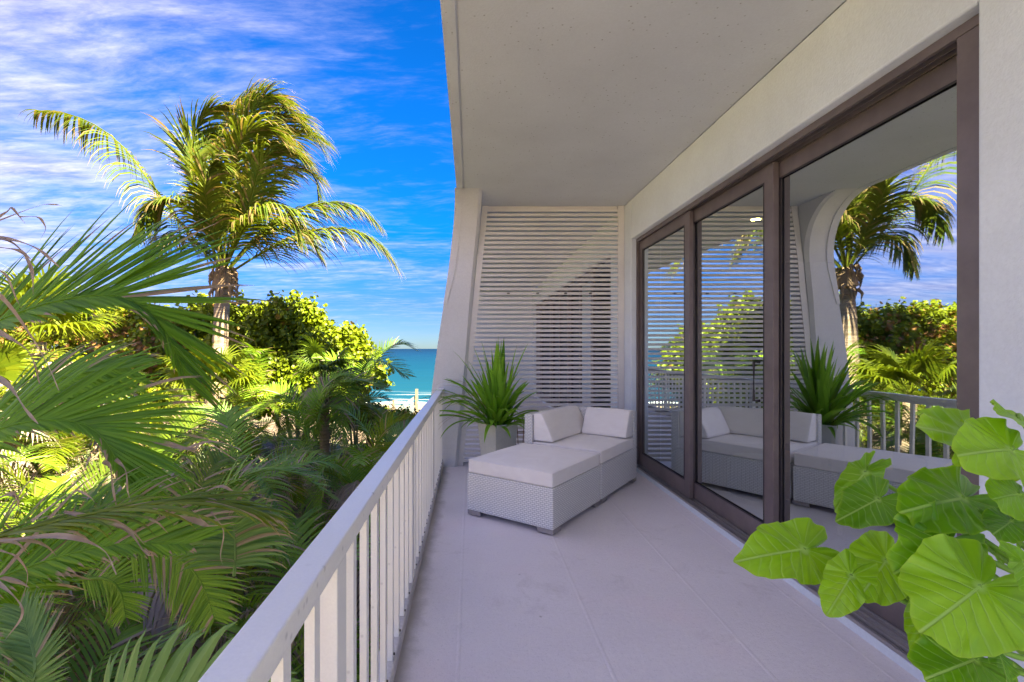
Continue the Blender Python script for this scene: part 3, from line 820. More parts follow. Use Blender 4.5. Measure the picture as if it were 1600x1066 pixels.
near_frond([(-230, 640), (-90, 545), (20, 492), (110, 466), (190, 464), (250, 505), (296, 600)], [2.7, 2.7, 2.7, 2.72, 2.8, 2.9, 3.0], 66, 0.84, 0.026,
           side=Vector((-0.10, 0.55, 1.0)), sides=(1, -1), lens=(1.0, 0.30), swA=(22, 44), lift=-0.05, grav=0.06, curl=0.5, t0=0.06, rr=0.010, seed=3, dry=0.02, jit=3)
near_frond([(-200, 800), (-60, 700), (20, 664), (90, 656), (140, 667), (172, 700), (192, 745)], [2.5, 2.5, 2.5, 2.55, 2.6, 2.6, 2.6], 56, 0.70, 0.023,
           side=Vector((0.0, 0.6, 1.0)), sides=(1, -1), lens=(1.0, 0.22), swA=(18, 38), lift=-0.05, grav=0.16, curl=1.0, t0=0.06, rr=0.009, seed=5, dry=0.03, jit=3)
near_frond([(-260, 1120), (-160, 1010), (-60, 930), (60, 880), (180, 850), (290, 850)], [2.3, 2.3, 2.3, 2.35, 2.4, 2.45], 64, 0.66, 0.020,
           side=Vector((0.0, 0.5, 1.0)), sides=(1, -1), lens=(1.0, 0.3), swA=(24, 40), lift=-0.05, grav=0.15, curl=1.3, t0=0.04, rr=0.010, seed=7, dry=0.07, jit=3)
near_frond([(-150, 900), (-20, 845), (100, 812), (220, 790), (330, 782), (410, 800)], [2.0, 2.0, 2.0, 2.0, 2.05, 2.1], 30, 0.40, 0.020,
           side=Vector((0.05, 1.0, 0.25)), swA=(10, 18), lift=0.0, grav=0.4, curl=2.0, t0=0.0, rr=0.012, m='frondyellow', seed=9, dry=0.3)
near_frond([(-120, 790), (-60, 700), (20, 620), (120, 585), (200, 575)], [3.6, 3.6, 3.6, 3.7, 3.8], 44, 0.6, 0.030, side=Vector((-0.2, .5, 1)), swA=(30, 50), grav=0.3, curl=0.8, seed=12, dry=0.1)
near_frond([(90, 1200), (170, 1130), (260, 1100), (350, 1098), (440, 1130)], [1.55, 1.5, 1.5, 1.5, 1.5], 22, 0.27, 0.034, m='frondblue',
           side=Vector((0.0, 0.3, 1.0)), lens=(1.0, 0.2), swA=(50, 58), lift=0.0, grav=0.25, curl=2.6, t0=0.05, rr=0.010, seed=14, dry=0.0, jit=3)
near_frond([(40, 1120), (55, 1050), (48, 1000), (32, 950)], [2.1, 2.1, 2.15, 2.2], 46, 0.20, 0.013, m='frondblue', side=Vector((1, 0.25, 0.1)), swA=(32, 55), lift=0.1, grav=0.15, t0=0.0, seed=16, dry=0.02, jit=3)
near_frond([(190, 862), (250, 862), (292, 882), (318, 918), (335, 968)], [3.3, 3.3, 3.3, 3.3, 3.3], 44, 0.36, 0.017, m='frondlight', side=Vector((0.7, 0.25, 0.55)), swA=(48, 72), lift=0.0, grav=0.35, t0=0.05, seed=17, dry=0.10, jit=3)
near_frond([(120, 905), (165, 905), (188, 925), (196, 965)], [3.5, 3.5, 3.5, 3.5], 34, 0.28, 0.015, m='frondlight', side=Vector((0.8, 0.2, 0.5)), swA=(45, 70), grav=0.35, t0=0.05, seed=27, dry=0.05, jit=3)
near_frond([(366, 900), (368, 860), (364, 820), (350, 790)], [3.1, 3.1, 3.1, 3.1], 34, 0.40, 0.024, m='frondblue', side=Vector((1, 0.2, 0)), swA=(50, 74), grav=0.7, curl=1.2, seed=18, dry=0.3, jit=3)
near_frond([(0, 1010), (30, 930), (80, 860), (130, 820)], [2.9, 2.9, 2.9, 2.9], 44, 0.42, 0.022, side=Vector((1, 0.2, 0)), swA=(30, 55), grav=0.5, seed=28, dry=0.05, jit=3)
# dry curling strips hanging in front at the left edge
def dry_strip(px, Y, wd, seed):
    r = tone_rng(seed); mb = MB()
    path = catmull([loc_(P(u, v, Y + r.uniform(-.02, .02))) for u, v in px], 14)
    for i, p in enumerate(path):
        t = i / 14; tan = (path[min(i + 1, 14)] - path[max(i - 1, 0)]).normalized()
        wv = tan.cross(Vector((math.sin(t * 3 + seed), -1, math.cos(t * 2.2))).normalized()).normalized()
        nn = wv.cross(tan)
        w_ = wd * (0.6 + 0.4 * math.sin(t * 9 + seed)) * (1 - 0.85 * t ** 2)
        mb.v += [tuple(p - wv * w_ + nn * w_ * .5), tuple(p), tuple(p + wv * w_ + nn * w_ * .5)]
        tn = r.random(); mb.c += [(0.2, tn, 0)] * 3
    for i in range(14):
        for e in range(2): a = i * 3 + e; mb.f.append((a, a + 1, a + 4, a + 3))
    return mb.build('dry_leaflet', M['frondead'], pal, smooth=True)
for i, (px, Y, wd) in enumerate([
    ([(-40, 372), (20, 376), (60, 390), (94, 418)], 2.2, .016), ([(-40, 366), (20, 380), (50, 420), (52, 462)], 2.2, .017), ([(-30, 384), (30, 392), (56, 412)], 2.25, .013),
    ([(-30, 410), (10, 430), (28, 470), (32, 480)], 2.1, .012), ([(-30, 455), (0, 462), (24, 486), (70, 560), (92, 610)], 2.0, .015), ([(-40, 500), (0, 520), (45, 550), (62, 600)], 2.0, .012),
    ([(-40, 580), (10, 600), (40, 640), (60, 662)], 2.0, .016), ([(-20, 355), (10, 332), (20, 326), (40, 350)], 2.3, .012), ([(0, 345), (60, 322), (85, 320), (100, 322)], 2.5, .006),
    ([(30, 340), (60, 340), (72, 356), (62, 376)], 2.6, .012), ([(-30, 790), (20, 772), (30, 790), (18, 812)], 1.8, .013), ([(0, 845), (100, 838), (160, 858), (182, 898)], 1.8, .012),
    ([(100, 800), (190, 822), (225, 862), (240, 868)], 2.0, .014), ([(160, 722), (172, 730), (176, 760), (184, 800)], 2.4, .012), ([(180, 718), (196, 735), (200, 765), (206, 790)], 2.4, .01),
    ([(140, 715), (128, 742), (112, 760), (100, 766)], 2.4, .008), ([(0, 860), (30, 872), (44, 900), (30, 950)], 1.8, .010), ([(250, 800), (310, 815), (330, 822), (365, 816)], 2.1, .014),
    ([(230, 690), (300, 702), (320, 690), (370, 720)], 2.7, .010), ([(280, 705), (330, 690), (370, 700), (378, 706)], 2.7, .008), ([(-20, 900), (20, 930), (36, 960), (8, 1000)], 1.9, .010),
    ([(50, 815), (110, 770), (140, 775), (155, 798)], 2.0, .008), ([(330, 800), (350, 830), (345, 870), (352, 890)], 2.2, .008), ([(300, 780), (345, 760), (375, 775), (390, 770)], 2.2, .008)]):
    dry_strip(px, Y, wd, i)

# ------------------------------------------------------------------ coconut palm
CY = 17.3
cb = P(341, 606, CY); hub = P(349, 432, CY); cz = gz(cb.x, CY)
coco = thing('coconut_palm', 'tall coconut palm with windswept crown and bare ringed trunk against the sky', 'palm', (cb.x, CY, cz))
def cl_(p): return Vector(p) - Vector((cb.x, CY, cz))
mb = MB(); path = []; rads = []
p0 = cl_((cb.x - 0.15, CY, cz - 0.2)); p1 = cl_(cb); p2 = cl_(hub)
for i in range(64):
    t = i / 63; q = p0.lerp(p1, min(1, t * 2)) if t < 0.5 else p1.lerp(p2, t * 2 - 1)
    path.append(q); rads.append((0.30 - 0.07 * t) + (0.012 if i % 2 else 0.0) + (0.0 if i % 3 else 0.008))
mb.tube(path, rads, 16).build('trunk', M['trunk'], coco)
# fibrous sheath at the crown base
r = tone_rng(5)
mb = MB().tube([cl_(P(349, 462, CY)), cl_(P(349, 448, CY)), cl_(P(352, 428, CY)), cl_(P(352, 405, CY))], [0.27, 0.38, 0.34, 0.2], 12)
for k in range(26):
    a = r.uniform(0, 6.28); z = r.uniform(-.5, .5); c0 = cl_(P(350, 436, CY)) + Vector((0.33 * math.cos(a), 0.33 * math.sin(a), z))
    mb.tube([c0, c0 + Vector((math.cos(a) * .14, math.sin(a) * .14, -.18)), c0 + Vector((math.cos(a) * .10, math.sin(a) * .1, -.5))], [0.07, 0.05, 0.01], 5)
mb.build('leaf_sheath', paint('palm_fibre', (0.36, 0.23, 0.14), 0.9, 30, 0.9, dirt=0.2, dist=0.03), coco)
cf = [  # screen path, depth offsets
    ([(345, 425), (300, 372), (245, 300), (185, 222), (120, 182), (54, 172)], 0.3, 1.25, (34, 64), 2.0),
    ([(355, 425), (400, 375), (450, 335), (505, 318), (555, 322), (590, 350)], -0.3, 1.25, (28, 52), 1.2),
    ([(357, 428), (410, 395), (470, 366), (530, 357), (580, 372), (618, 412)], -0.8, 1.35, (28, 50), 1.2),
    ([(348, 420), (345, 340), (352, 260), (372, 190), (400, 150), (445, 160)], 0.2, 1.3, (26, 50), 0.9),
    ([(350, 420), (370, 330), (400, 260), (440, 215), (480, 205), (508, 238)], 0.6, 1.3, (26, 50), 1.0),
    ([(345, 420), (318, 350), (300, 280), (300, 225), (320, 180), (350, 165)], -0.5, 1.2, (26, 50), 0.8),
    ([(350, 415), (355, 320), (372, 230), (395, 175), (420, 150), (470, 185)], -1.0, 1.2, (26, 48), 0.9),
    ([(352, 420), (385, 350), (420, 290), (455, 262), (490, 275), (500, 320)], 1.2, 1.2, (26, 50), 1.0),
    ([(345, 420), (325, 370), (300, 330), (270, 312), (240, 322), (215, 362)], -1.2, 1.0, (30, 52), 1.1),
    ([(350, 420), (340, 350), (330, 270), (345, 200), (378, 160), (400, 160)], 1.4, 1.2, (26, 48), 0.8),
    ([(352, 420), (375, 360), (395, 300), (410, 250), (440, 235), (475, 250)], -1.6, 1.2, (26, 48), 1.0),
    ([(352, 425), (385, 385), (420, 350), (455, 345), (480, 365), (500, 400)], 1.5, 1.1, (26, 48), 1.1),
    ([(348, 420), (335, 350), (322, 290), (315, 240), (330, 210), (350, 215)], 0.9, 1.0, (26, 48), 0.8),
    ([(350, 425), (330, 400), (300, 375), (265, 368), (240, 390), (228, 420)], 1.6, 0.9, (26, 48), 1.2),
    ([(352, 422), (372, 350), (396, 270), (420, 205), (446, 180), (492, 210)], -0.4, 1.2, (26, 48), 1.0),
    ([(350, 422), (352, 345), (362, 270), (380, 215), (410, 200), (440, 215)], -2.0, 1.3, (26, 48), 1.0),
    ([(351, 424), (368, 380), (395, 340), (425, 320), (450, 330), (468, 372)], -2.2, 1.1, (26, 48), 1.2),
    ([(348, 422), (338, 380), (326, 330), (320, 290), (330, 262), (352, 262)], -2.4, 1.0, (26, 48), 1.0),
]
for i, (px, dy, ll, sw, gv) in enumerate(cf):
    pts = [cl_(P(u, v, CY + dy * min(1, k * 0.33))) for k, (u, v) in enumerate(px)]
    mb = MB()
    frond_mesh(mb, pts, 92, ll * 1.5, 0.055, swA=sw, lift=0.02, grav=gv * 1.5, wind=0.8 if i else 0.25, t0=0.14, rr=0.045, dry=0.22, segs=5, rnd=tone_rng(40 + i), jit=9, tipdry=0.05)
    mb.build('frond', M['frondcoco'], coco)

# ------------------------------------------------------------------ sea grape and other shrubs
def leafy(name, label, cat, blobs, m, n_tw, lr, seed, group=None, dry=0.04, per=8, base=None, stemn=8):
    """shrub: limbs from the ground and a crown of twigs carrying round leaves. blobs: (cx,cy,cz,rx,ry,rz)"""
    r = tone_rng(seed)
    bx, by = base if base else (blobs[0][0], blobs[0][1])
    z0 = gz(bx, by)
    t = thing(name, label, cat, (bx, by, z0), 0, group)
    O = Vector((bx, by, z0))
    st = MB()
    for k in range(stemn):
        b_ = blobs[k % len(blobs)]
        e = Vector((b_[0] + r.uniform(-.6, .6) * b_[3], b_[1] + r.uniform(-.6, .6) * b_[4], b_[2] + r.uniform(-.1, .6) * b_[5])) - O
        s = Vector((r.uniform(-.4, .4), r.uniform(-.4, .4), -0.1))
        st.tube([s, s.lerp(e, .35) + Vector((r.uniform(-.4, .4), r.uniform(-.3, .3), .2)), s.lerp(e, .7) + Vector((r.uniform(-.3, .3), 0, .1)), e], [0.10, 0.07, 0.045, 0.02], 6)
    mb = MB()
    for k in range(n_tw):
        b_ = r.choices(blobs, weights=[q[3] * q[4] + q[3] * q[5] for q in blobs])[0]
        th = r.uniform(0, 2 * math.pi); cz_ = r.uniform(-0.45, 1.0)
        sn = math.sqrt(max(0, 1 - cz_ * cz_))
        nrm = Vector((sn * math.cos(th), sn * math.sin(th), cz_))
        lump = 0.86 + 0.16 * math.sin(nrm.x * 7 + b_[0]) * math.cos(nrm.z * 6 + b_[1] + nrm.y * 5)
        dep = r.choice((1.0, 1.0, 0.93, 0.82, 0.7)) * lump * r.uniform(0.93, 1.06)
        p = Vector((b_[0] + nrm.x * b_[3] * dep, b_[1] + nrm.y * b_[4] * dep, b_[2] + nrm.z * b_[5] * dep)) - O
        ax = (nrm + Vector((r.uniform(-.5, .5), r.uniform(-.5, .5), r.uniform(0.1, 1.0)))).normalized()
        Lt = lr * r.uniform(3.0, 6.0)
        tn = r.random(); isd = r.random() < dry
        a0 = r.uniform(0, 6.28)
        e1 = ax.orthogonal().normalized(); e2 = ax.cross(e1)
        for j in range(per):
            u = j / per
            an = a0 + j * 2.3
            out = (e1 * math.cos(an) + e2 * math.sin(an))
            q = p + ax * Lt * (u - 0.3) + out * lr * 0.8
            ln = (out * 0.55 + ax * r.uniform(-.1, .9) + Vector((r.uniform(-.5, .5), r.uniform(-.5, .5), r.uniform(-.3, .6)))).normalized()
            f1 = ln.orthogonal().normalized(); f2 = ln.cross(f1)
            rad = lr * r.uniform(0.75, 1.15) * (1 - 0.35 * u)
            b = len(mb.v); tone = min(1, max(0, tn * 0.5 + r.random() * 0.6)); dr = 0.9 if (isd or r.random() < dry * .6) else r.uniform(0, .15)
            for e in range(7):
                aa = e * 2 * math.pi / 7
                mb.v.append(tuple(q + f1 * math.cos(aa) * rad + f2 * math.sin(aa) * rad * 0.9)); mb.c.append((dr, tone, 0))
            mb.v.append(tuple(q - ln * rad * 0.22)); mb.c.append((dr, min(1, tone + .2), 0))
            for e in range(7): mb.f.append((b + e, b + (e + 1) % 7, b + 7))
    st.build('stem', M['wood'], t)
    o = mb.build('foliage', M[m], t); o['kind'] = 'stuff'
    return t
Y = 21.0
def bl(u, v, Y, ru, rv, ry):
    p = P(u, v, Y); k = Y / F
    return (p.x, p.y, p.z, ru * k, ry, rv * k)
leafy('sea_grape', 'big sunlit sea grape bush with round yellow green leaves beside the sea view', 'bush',
      [bl(455, 560, Y, 88, 92, 2.2), bl(400, 545, Y + .5, 60, 80, 2), bl(515, 570, Y - .6, 60, 66, 1.8), bl(572, 588, Y - .6, 34, 42, 1.2), bl(540, 545, Y - .3, 40, 36, 1.2), bl(470, 620, Y - 1, 110, 70, 2.2), bl(455, 500, Y + .3, 45, 36, 1.4)], 'grape', 2900, 0.125, 21, dry=0.012, base=P(470, 600, Y)[:2])
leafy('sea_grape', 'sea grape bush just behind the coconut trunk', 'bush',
      [bl(330, 540, Y + 2, 62, 78, 2.0), bl(290, 560, Y + 1, 56, 72, 2.0), bl(345, 600, Y, 70, 70, 2), bl(300, 640, Y - 1, 90, 50, 2)], 'grapelifted', 1700, 0.125, 22, base=P(330, 600, Y + 1)[:2])
leafy('sea_grape', 'sea grape hedge with some rusty leaves behind the big arching frond at left', 'bush',
      [bl(215, 530, Y + 2, 70, 58, 2.0), bl(150, 520, Y + 3, 60, 46, 2.0), bl(60, 540, Y + 3, 90, 54, 2), bl(250, 560, Y, 50, 60, 2), bl(-60, 540, Y + 3, 90, 70, 2), bl(210, 600, Y, 90, 50, 2), bl(90, 605, Y, 90, 50, 2)], 'grapelifted', 2700, 0.125, 23, base=P(180, 600, Y + 2)[:2], dry=0.14)
leafy('sea_grape', 'low shrub on the dune edge in front of the sea', 'bush', [bl(570, 655, 18, 40, 22, 1.2), bl(600, 664, 18, 36, 18, 1.0)], 'grape', 420, 0.08, 24, dry=0.1)
leafy('dune_shrub', 'scrubby dune shrub behind the railing near the timber post', 'bush', [bl(620, 664, 20, 50, 22, 1.6), bl(660, 668, 22, 40, 20, 1.6), bl(585, 660, 22, 40, 22, 1.4)], 'grape', 600, 0.07, 25, dry=0.2)

# low undergrowth covering the soil between the palms
r = tone_rng(77); mb = MB()
for k in range(9000):
    y = r.uniform(1.0, 24); x = -0.9 - r.random() * (y * 1.0 + 2)
    z = gz(x, y); q = Vector((x, y, z + r.uniform(0, 0.5)))
    a = r.uniform(0, 6.28); d = Vector((math.cos(a), math.sin(a), r.uniform(.3, 1.4))).normalized(); wv = d.cross(Vector((0, 0, 1))).normalized()
    ll = r.uniform(.25, .6); wd = r.uniform(.015, .05); tn = r.random(); dr = 0.9 if r.random() < .4 else 0.1; b = len(mb.v)
    for j in range(4):
        w_ = wd * (0.5, 1, .8, .1)[j]
        mb.v += [tuple(q - wv * w_), tuple(q + wv * w_)]; mb.c += [(dr, tn, 0)] * 2
        q = q + d * ll / 3; d = (d + Vector((0, 0, -.45))).normalized()
    for j in range(3): mb.f.append((b + j * 2, b + j * 2 + 1, b + j * 2 + 3, b + j * 2 + 2))
tag(mb.build('undergrowth', leaf('undergrowth_leaf', (0.06, 0.13, 0.02), (0.15, 0.22, 0.03), brown=(0.32, 0.22, 0.16), obvar=0)), 'tangle of low leaves and dry litter on the ground under the palms', 'undergrowth', kind='stuff')

# fan palm in the sun at the left
def fan_palm(x, y, ztop, label, n, sc, m, seed, dead=5):
    r = tone_rng(seed); z0 = gz(x, y)
    t = thing('fan_palm', label, 'palm', (x, y, z0)); hgt = ztop - z0 - 0.5 * sc
    MB().tube([(0, 0, -.1), (0.05, 0, hgt * .5), (0, 0, hgt)], [0.16, 0.14, 0.15], 10).build('trunk', M['trunk'], t)
    for k in range(n):
        mb = MB(); a = k * 2.4 + r.uniform(-.2, .2); dd = k >= n - dead
        el = R(r.uniform(15, 80)) if not dd else R(r.uniform(-75, -35))
        d = Vector((math.cos(a) * math.cos(el), math.sin(a) * math.cos(el), math.sin(el)))
        o0 = Vector((0, 0, hgt)); h_ = o0 + d * sc * r.uniform(.5, .8)
        mb.tube([o0, h_], 0.012, 4); mb.c = [(0, .8, 0)] * len(mb.v)
        sdv = d.cross(Vector((0, 0, 1))).normalized(); 
        for j in range(26):
            an = R(-115 + 230 * j / 25)
            e = (d * math.cos(an) + sdv * math.sin(an)).normalized(); q = h_.copy(); wv = e.cross(d.cross(sdv)).normalized()
            if wv.length < .1: wv = sdv
            ll = sc * r.uniform(.6, .8) * (1 - .25 * abs(an) / 2); b = len(mb.v); tn = r.random()
            for i in range(5):
                w_ = sc * .022 * (0.3, .9, 1, .6, .08)[i]
                mb.v += [tuple(q - wv * w_), tuple(q + wv * w_)]; mb.c += [(.95 if dd else r.uniform(0, .2) + .1 * i * (r.random() < .15), tn, 0)] * 2
                q = q + e * ll / 4; e = (e + Vector((0, 0, -.28 - .10 * i))).normalized()
            for i in range(4): mb.f.append((b + i * 2, b + i * 2 + 1, b + i * 2 + 3, b + i * 2 + 2))
        mb.build('dead_frond' if dd else 'frond', M['frondead' if dd else m], t)
    return t
fan_palm(*P(60, 560, 11.5)[:2], 2.5, 'sunlit yellow green fan palm under the big arching frond at left', 26, 1.5, 'frondlime', 31, 7)
fan_palm(*P(-20, 560, 9.0)[:2], 1.2, 'low fan palm with straw coloured dead fronds at the left edge', 18, 1.3, 'frondlime', 32, 8)
fan_palm(*P(330, 600, 12.5)[:2], 1.05, 'bright lime palm standing just in front of the coconut trunk', 18, 1.25, 'frondlime', 33, 1)
fan_palm(*P(505, 600, 14.5)[:2], 1.3, 'dark fan palm with grey dead leaves at the right end of the sea grape', 18, 1.1, 'fronddark', 34, 6)
t = clump(*P(560, 600, 15)[:2], 1.35, 'slim feather palm leaning over the sea view beside the sea grape', None, 'ggb', n=9, sc=1.1, seed=901, name='date_palm')

# timber post with grey boards of the beach walkover
bw = thing('beach_walkover', 'weathered timber post with grey blue rail boards by the beach beyond the railing', 'post', (P(651, 620, 30).x, 30, gz(-3.3, 30)))
zb = gz(-3.3, 30)
MB().box(-.08, .08, -.08, .08, 0, P(651, 608, 30).z - zb).build('post', M['post'], bw, bevel=.01)
for k, (dz, l) in enumerate(((0, 1.1), (-.35, 1.2), (-.7, 1.3))):
    zt = P(651, 618, 30).z - zb + dz
    mb = MB(); mb.v = [(-.09, -.02, zt), (-.09, .02, zt), (-l, .02, zt - .75), (-l, -.02, zt - .75), (-.09, -.02, zt - .26), (-.09, .02, zt - .26), (-l, .02, zt - 1.0), (-l, -.02, zt - 1.0)]
    mb.f = [(0, 1, 2, 3), (7, 6, 5, 4), (0, 3, 7, 4), (1, 5, 6, 2), (3, 2, 6, 7), (0, 4, 5, 1)]
    mb.build('board', M['board'], bw)
MB().box(-1.5, -1.36, -.07, .07, 0, 1.5).build('post', M['post'], bw)

# ================================================================== furniture
S = Vector((0.602, 0.798, 0)); Fv = Vector((-0.798, 0.602, 0))    # along the seat, across it
ROT = math.atan2(S.y, S.x)                                         # local x = S, local y = Fv
def uvbox(mb_obj):
    me = mb_obj.data; uvl = me.uv_layers.new(name='UVMap')
    for p in me.polygons:
        n = p.normal
        for li in p.loop_indices:
            v = me.vertices[me.loops[li].vertex_index].co
            if abs(n.z) > .7: uv = (v.x, v.y)
            elif abs(n.x) > .7: uv = (v.y, v.z)
            else: uv = (v.x, v.z)
            uvl.data[li].uv = uv
def cushion(name, x0, x1, y0, y1, z0, z1, parent, crown=0.022, slope=0.0, seg=10):
    """soft box: rounded, slightly puffed, piping seam; slope leans the top back"""
    mb = MB(); nx_, ny_ = seg, seg; 
    import itertools
    def surf(a, b, c):
        x = x0 + (x1 - x0) * a; y = y0 + (y1 - y0) * b; z = z0 + (z1 - z0) * c
        return [x, y, z]
    o = MB().box(x0, x1, y0, y1, z0, z1).build(name, M['fabric'], parent)
    import bmesh
    bm = bmesh.new(); bm.from_mesh(o.data)
    bmesh.ops.subdivide_edges(bm, edges=bm.edges[:], cuts=7, use_grid_fill=True)
    cx, cy, cz_ = (x0 + x1) / 2, (y0 + y1) / 2, (z0 + z1) / 2
    hx, hy, hz = (x1 - x0) / 2, (y1 - y0) / 2, (z1 - z0) / 2
    rn = tone_rng(int((x0 + y0 * 3 + z1 * 7) * 1000))
    ph = [rn.uniform(0, 6.28) for _ in range(4)]
    for v in bm.verts:
        a, b, c = (v.co.x - cx) / hx, (v.co.y - cy) / hy, (v.co.z - cz_) / hz
        k = crown
        fz = (1 - a ** 4) * (1 - b ** 4); fx = (1 - b ** 4) * (1 - c ** 4); fy = (1 - a ** 4) * (1 - c ** 4)
        wr = 0.004 * math.sin(5 * a + ph[0]) * math.cos(4 * b + ph[1])
        if abs(c) > .99: v.co.z += (1 if c > 0 else -.1) * (k * 1.5 * fz + wr)
        if abs(a) > .99: v.co.x += (1 if a > 0 else -1) * (k * .45 * fx)
        if abs(b) > .99: v.co.y += (1 if b > 0 else -1) * (k * .45 * fy)
    bm.to_mesh(o.data); bm.free()
    bv = o.modifiers.new('b', 'BEVEL'); bv.width = 0.020; bv.segments = 4; bv.limit_method = 'ANGLE'; bv.angle_limit = R(50)
    o.data.polygons.foreach_set('use_smooth', [True] * len(o.data.polygons))
    # piping round the upper edge
    e = 0.004
    pp = MB()
    n = 10
    lp = []
    for (ax, ay), (bx_, by_) in (((x0, y0), (x1, y0)), ((x1, y0), (x1, y1)), ((x1, y1), (x0, y1)), ((x0, y1), (x0, y0))):
        for i in range(n):
            f = i / n
            lp.append((ax + (bx_ - ax) * f, ay + (by_ - ay) * f, z1 - 0.006))
    cx_, cy_ = (x0 + x1) / 2, (y0 + y1) / 2
    lp = [(cx_ + (x - cx_) * 1.0 + (0.0), cy_ + (y - cy_) * 1.0, z) for x, y, z in lp]
    pp.tube(lp + [lp[0]], 0.0045, 6, False)
    pp.build('piping', M['fabric'], o, smooth=True)
    return o
OW, OL = 0.92, 1.07
def foot(parent, x, y, sx_=1, sy=1):
    MB().box(min(x, x + .15 * sx_), max(x, x + .15 * sx_), min(y, y + .045 * sy), max(y, y + .045 * sy), 0.012, 0.05).box(min(x, x + .045 * sx_), max(x, x + .045 * sx_), min(y + .046 * sy, y + .15 * sy), max(y + .046 * sy, y + .15 * sy), 0.012, 0.05).tube([(x + .03 * sx_, y + .03 * sy, 0.0005), (x + .03 * sx_, y + .03 * sy, 0.012)], 0.014, 10).build('foot', M['alu'], parent)
def slab(nm, parent, x0, x1, y0, y1, z0, z1, bevel=0.012):
    o = MB().box(x0, x1, y0, y1, z0, z1).build(nm, M['wicker'], parent, bevel=bevel, segs=3); uvbox(o); return o
ot = thing('wicker_ottoman', 'square white wicker ottoman with pale grey cushion in front of the corner seat', 'ottoman', (0.702, 4.136, 0), ROT)
slab('base', ot, 0, OL - 0.022, 0, OW, 0.05, 0.405)
cushion('cushion', 0.008, OL - 0.032, 0.008, OW - 0.008, 0.408, 0.535, ot, 0.012)
for (x, y, a, b) in ((0.004, 0.004, 1, 1), (OL - .014, .004, -1, 1), (.004, OW - .004, 1, -1), (OL - .014, OW - .004, -1, -1)): foot(ot, x, y, a, b)
chp = Vector((0.702, 4.136, 0)) + S * OL
ch = thing('wicker_corner_seat', 'white wicker corner seat with two back cushions against the slatted screen', 'seat', chp, ROT)
CL_, CW = 1.10, 0.92
slab('base', ch, 0.005, CL_, 0, CW, 0.05, 0.412)
slab('back_panel', ch, 0.005, CL_ - 0.10, CW - 0.10, CW, 0.413, 0.855)     # left side, along S
slab('back_panel', ch, CL_ - 0.099, CL_, 0, CW, 0.413, 0.855)             # far side, across
cushion('seat_cushion', 0.012, CL_ - 0.102, 0.005, CW - 0.102, 0.416, 0.545, ch, 0.012)
# wedge back cushions: thick at the bottom, thin at the top
def wedge(nm, a0, a1, d, parent, along):
    z0, z1 = 0.562, 0.865
    o = MB()
    prof = [(0, z0), (0.21, z0), (0.225, z0 + 0.03), (0.13, z1 - 0.03), (0.105, z1), (0, z1)]
    prof = [(0, z0), (0.24, z0 + 0.005), (0.235, z0 + 0.05), (0.12, z1 - 0.02), (0.09, z1 + .008), (0, z1)]
    N = 9; k = len(prof)
    for i in range(N):
        t = a0 + (a1 - a0) * i / (N - 1); e = 1 - abs(2 * i / (N - 1) - 1) ** 4
        for j, (p, z) in enumerate(prof):
            pf = p + (0.014 * e if j in (2, 3) else 0)
            if along: o.v.append((t, d - pf, z + (0.01 * e if j in (4,) else 0)))
            else: o.v.append((d - pf, t, z + (0.01 * e if j in (4,) else 0)))
    for i in range(N - 1):
        for j in range(k):
            q = (j + 1) % k; f = (i * k + j, i * k + q, (i + 1) * k + q, (i + 1) * k + j)
            o.f.append(f if along else f[::-1])
    f = tuple(range(k)); o.f.append(f[::-1] if along else f); f = tuple((N - 1) * k + j for j in range(k)); o.f.append(f if along else f[::-1])
    ob = o.build(nm, M['fabric'], parent, bevel=0.014, segs=3, smooth=True)
    return ob
wedge('back_cushion', 0.03, CL_ - 0.115, CW - 0.103, ch, True)
wedge('back_cushion', 0.012, CW - 0.36, CL_ - 0.103, ch, False)
for (x, y, a, b) in ((0.01, 0.004, 1, 1), (CL_ - .004, .004, -1, 1), (.01, CW - .004, 1, -1), (CL_ - .004, CW - .004, -1, -1)): foot(ch, x, y, a, b)

# ------------------------------------------------------------------ planter with strap leaved plant
pt = Vector((0.335, 5.98, 0))
pot = thing('planter', 'square tapered off white planter standing between the column and the corner seat', 'planter', pt, R(36))
def tapered(z0, z1, w0, w1, wi, zi):
    mb = MB()
    for w_, z_ in ((w0, z0), (w1, z1), (wi, z1), (wi - .01, zi)):
        for a, b in ((-1, -1), (1, -1), (1, 1), (-1, 1)): mb.v.append((a * w_, b * w_, z_))
    for k in range(3):
        for i in range(4):
            j = (i + 1) % 4; mb.f.append((k * 4 + i, k * 4 + j, k * 4 + 4 + j, k * 4 + 4 + i))
    mb.f.append((3, 2, 1, 0)); mb.f.append((12, 13, 14, 15))
    return mb
tapered(0.0, 0.69, 0.125, 0.178, 0.160, 0.62).build('pot', M['planter'], pot, bevel=0.004)
MB().box(-.148, .148, -.148, .148, .60, .635).build('soil', M['soil'], pot)
sp_ = thing('strap_leaf_plant', 'bushy plant with long glossy strap leaves in the off white planter', 'plant', pt + Vector((0, 0, 0.62)))
r = tone_rng(51)
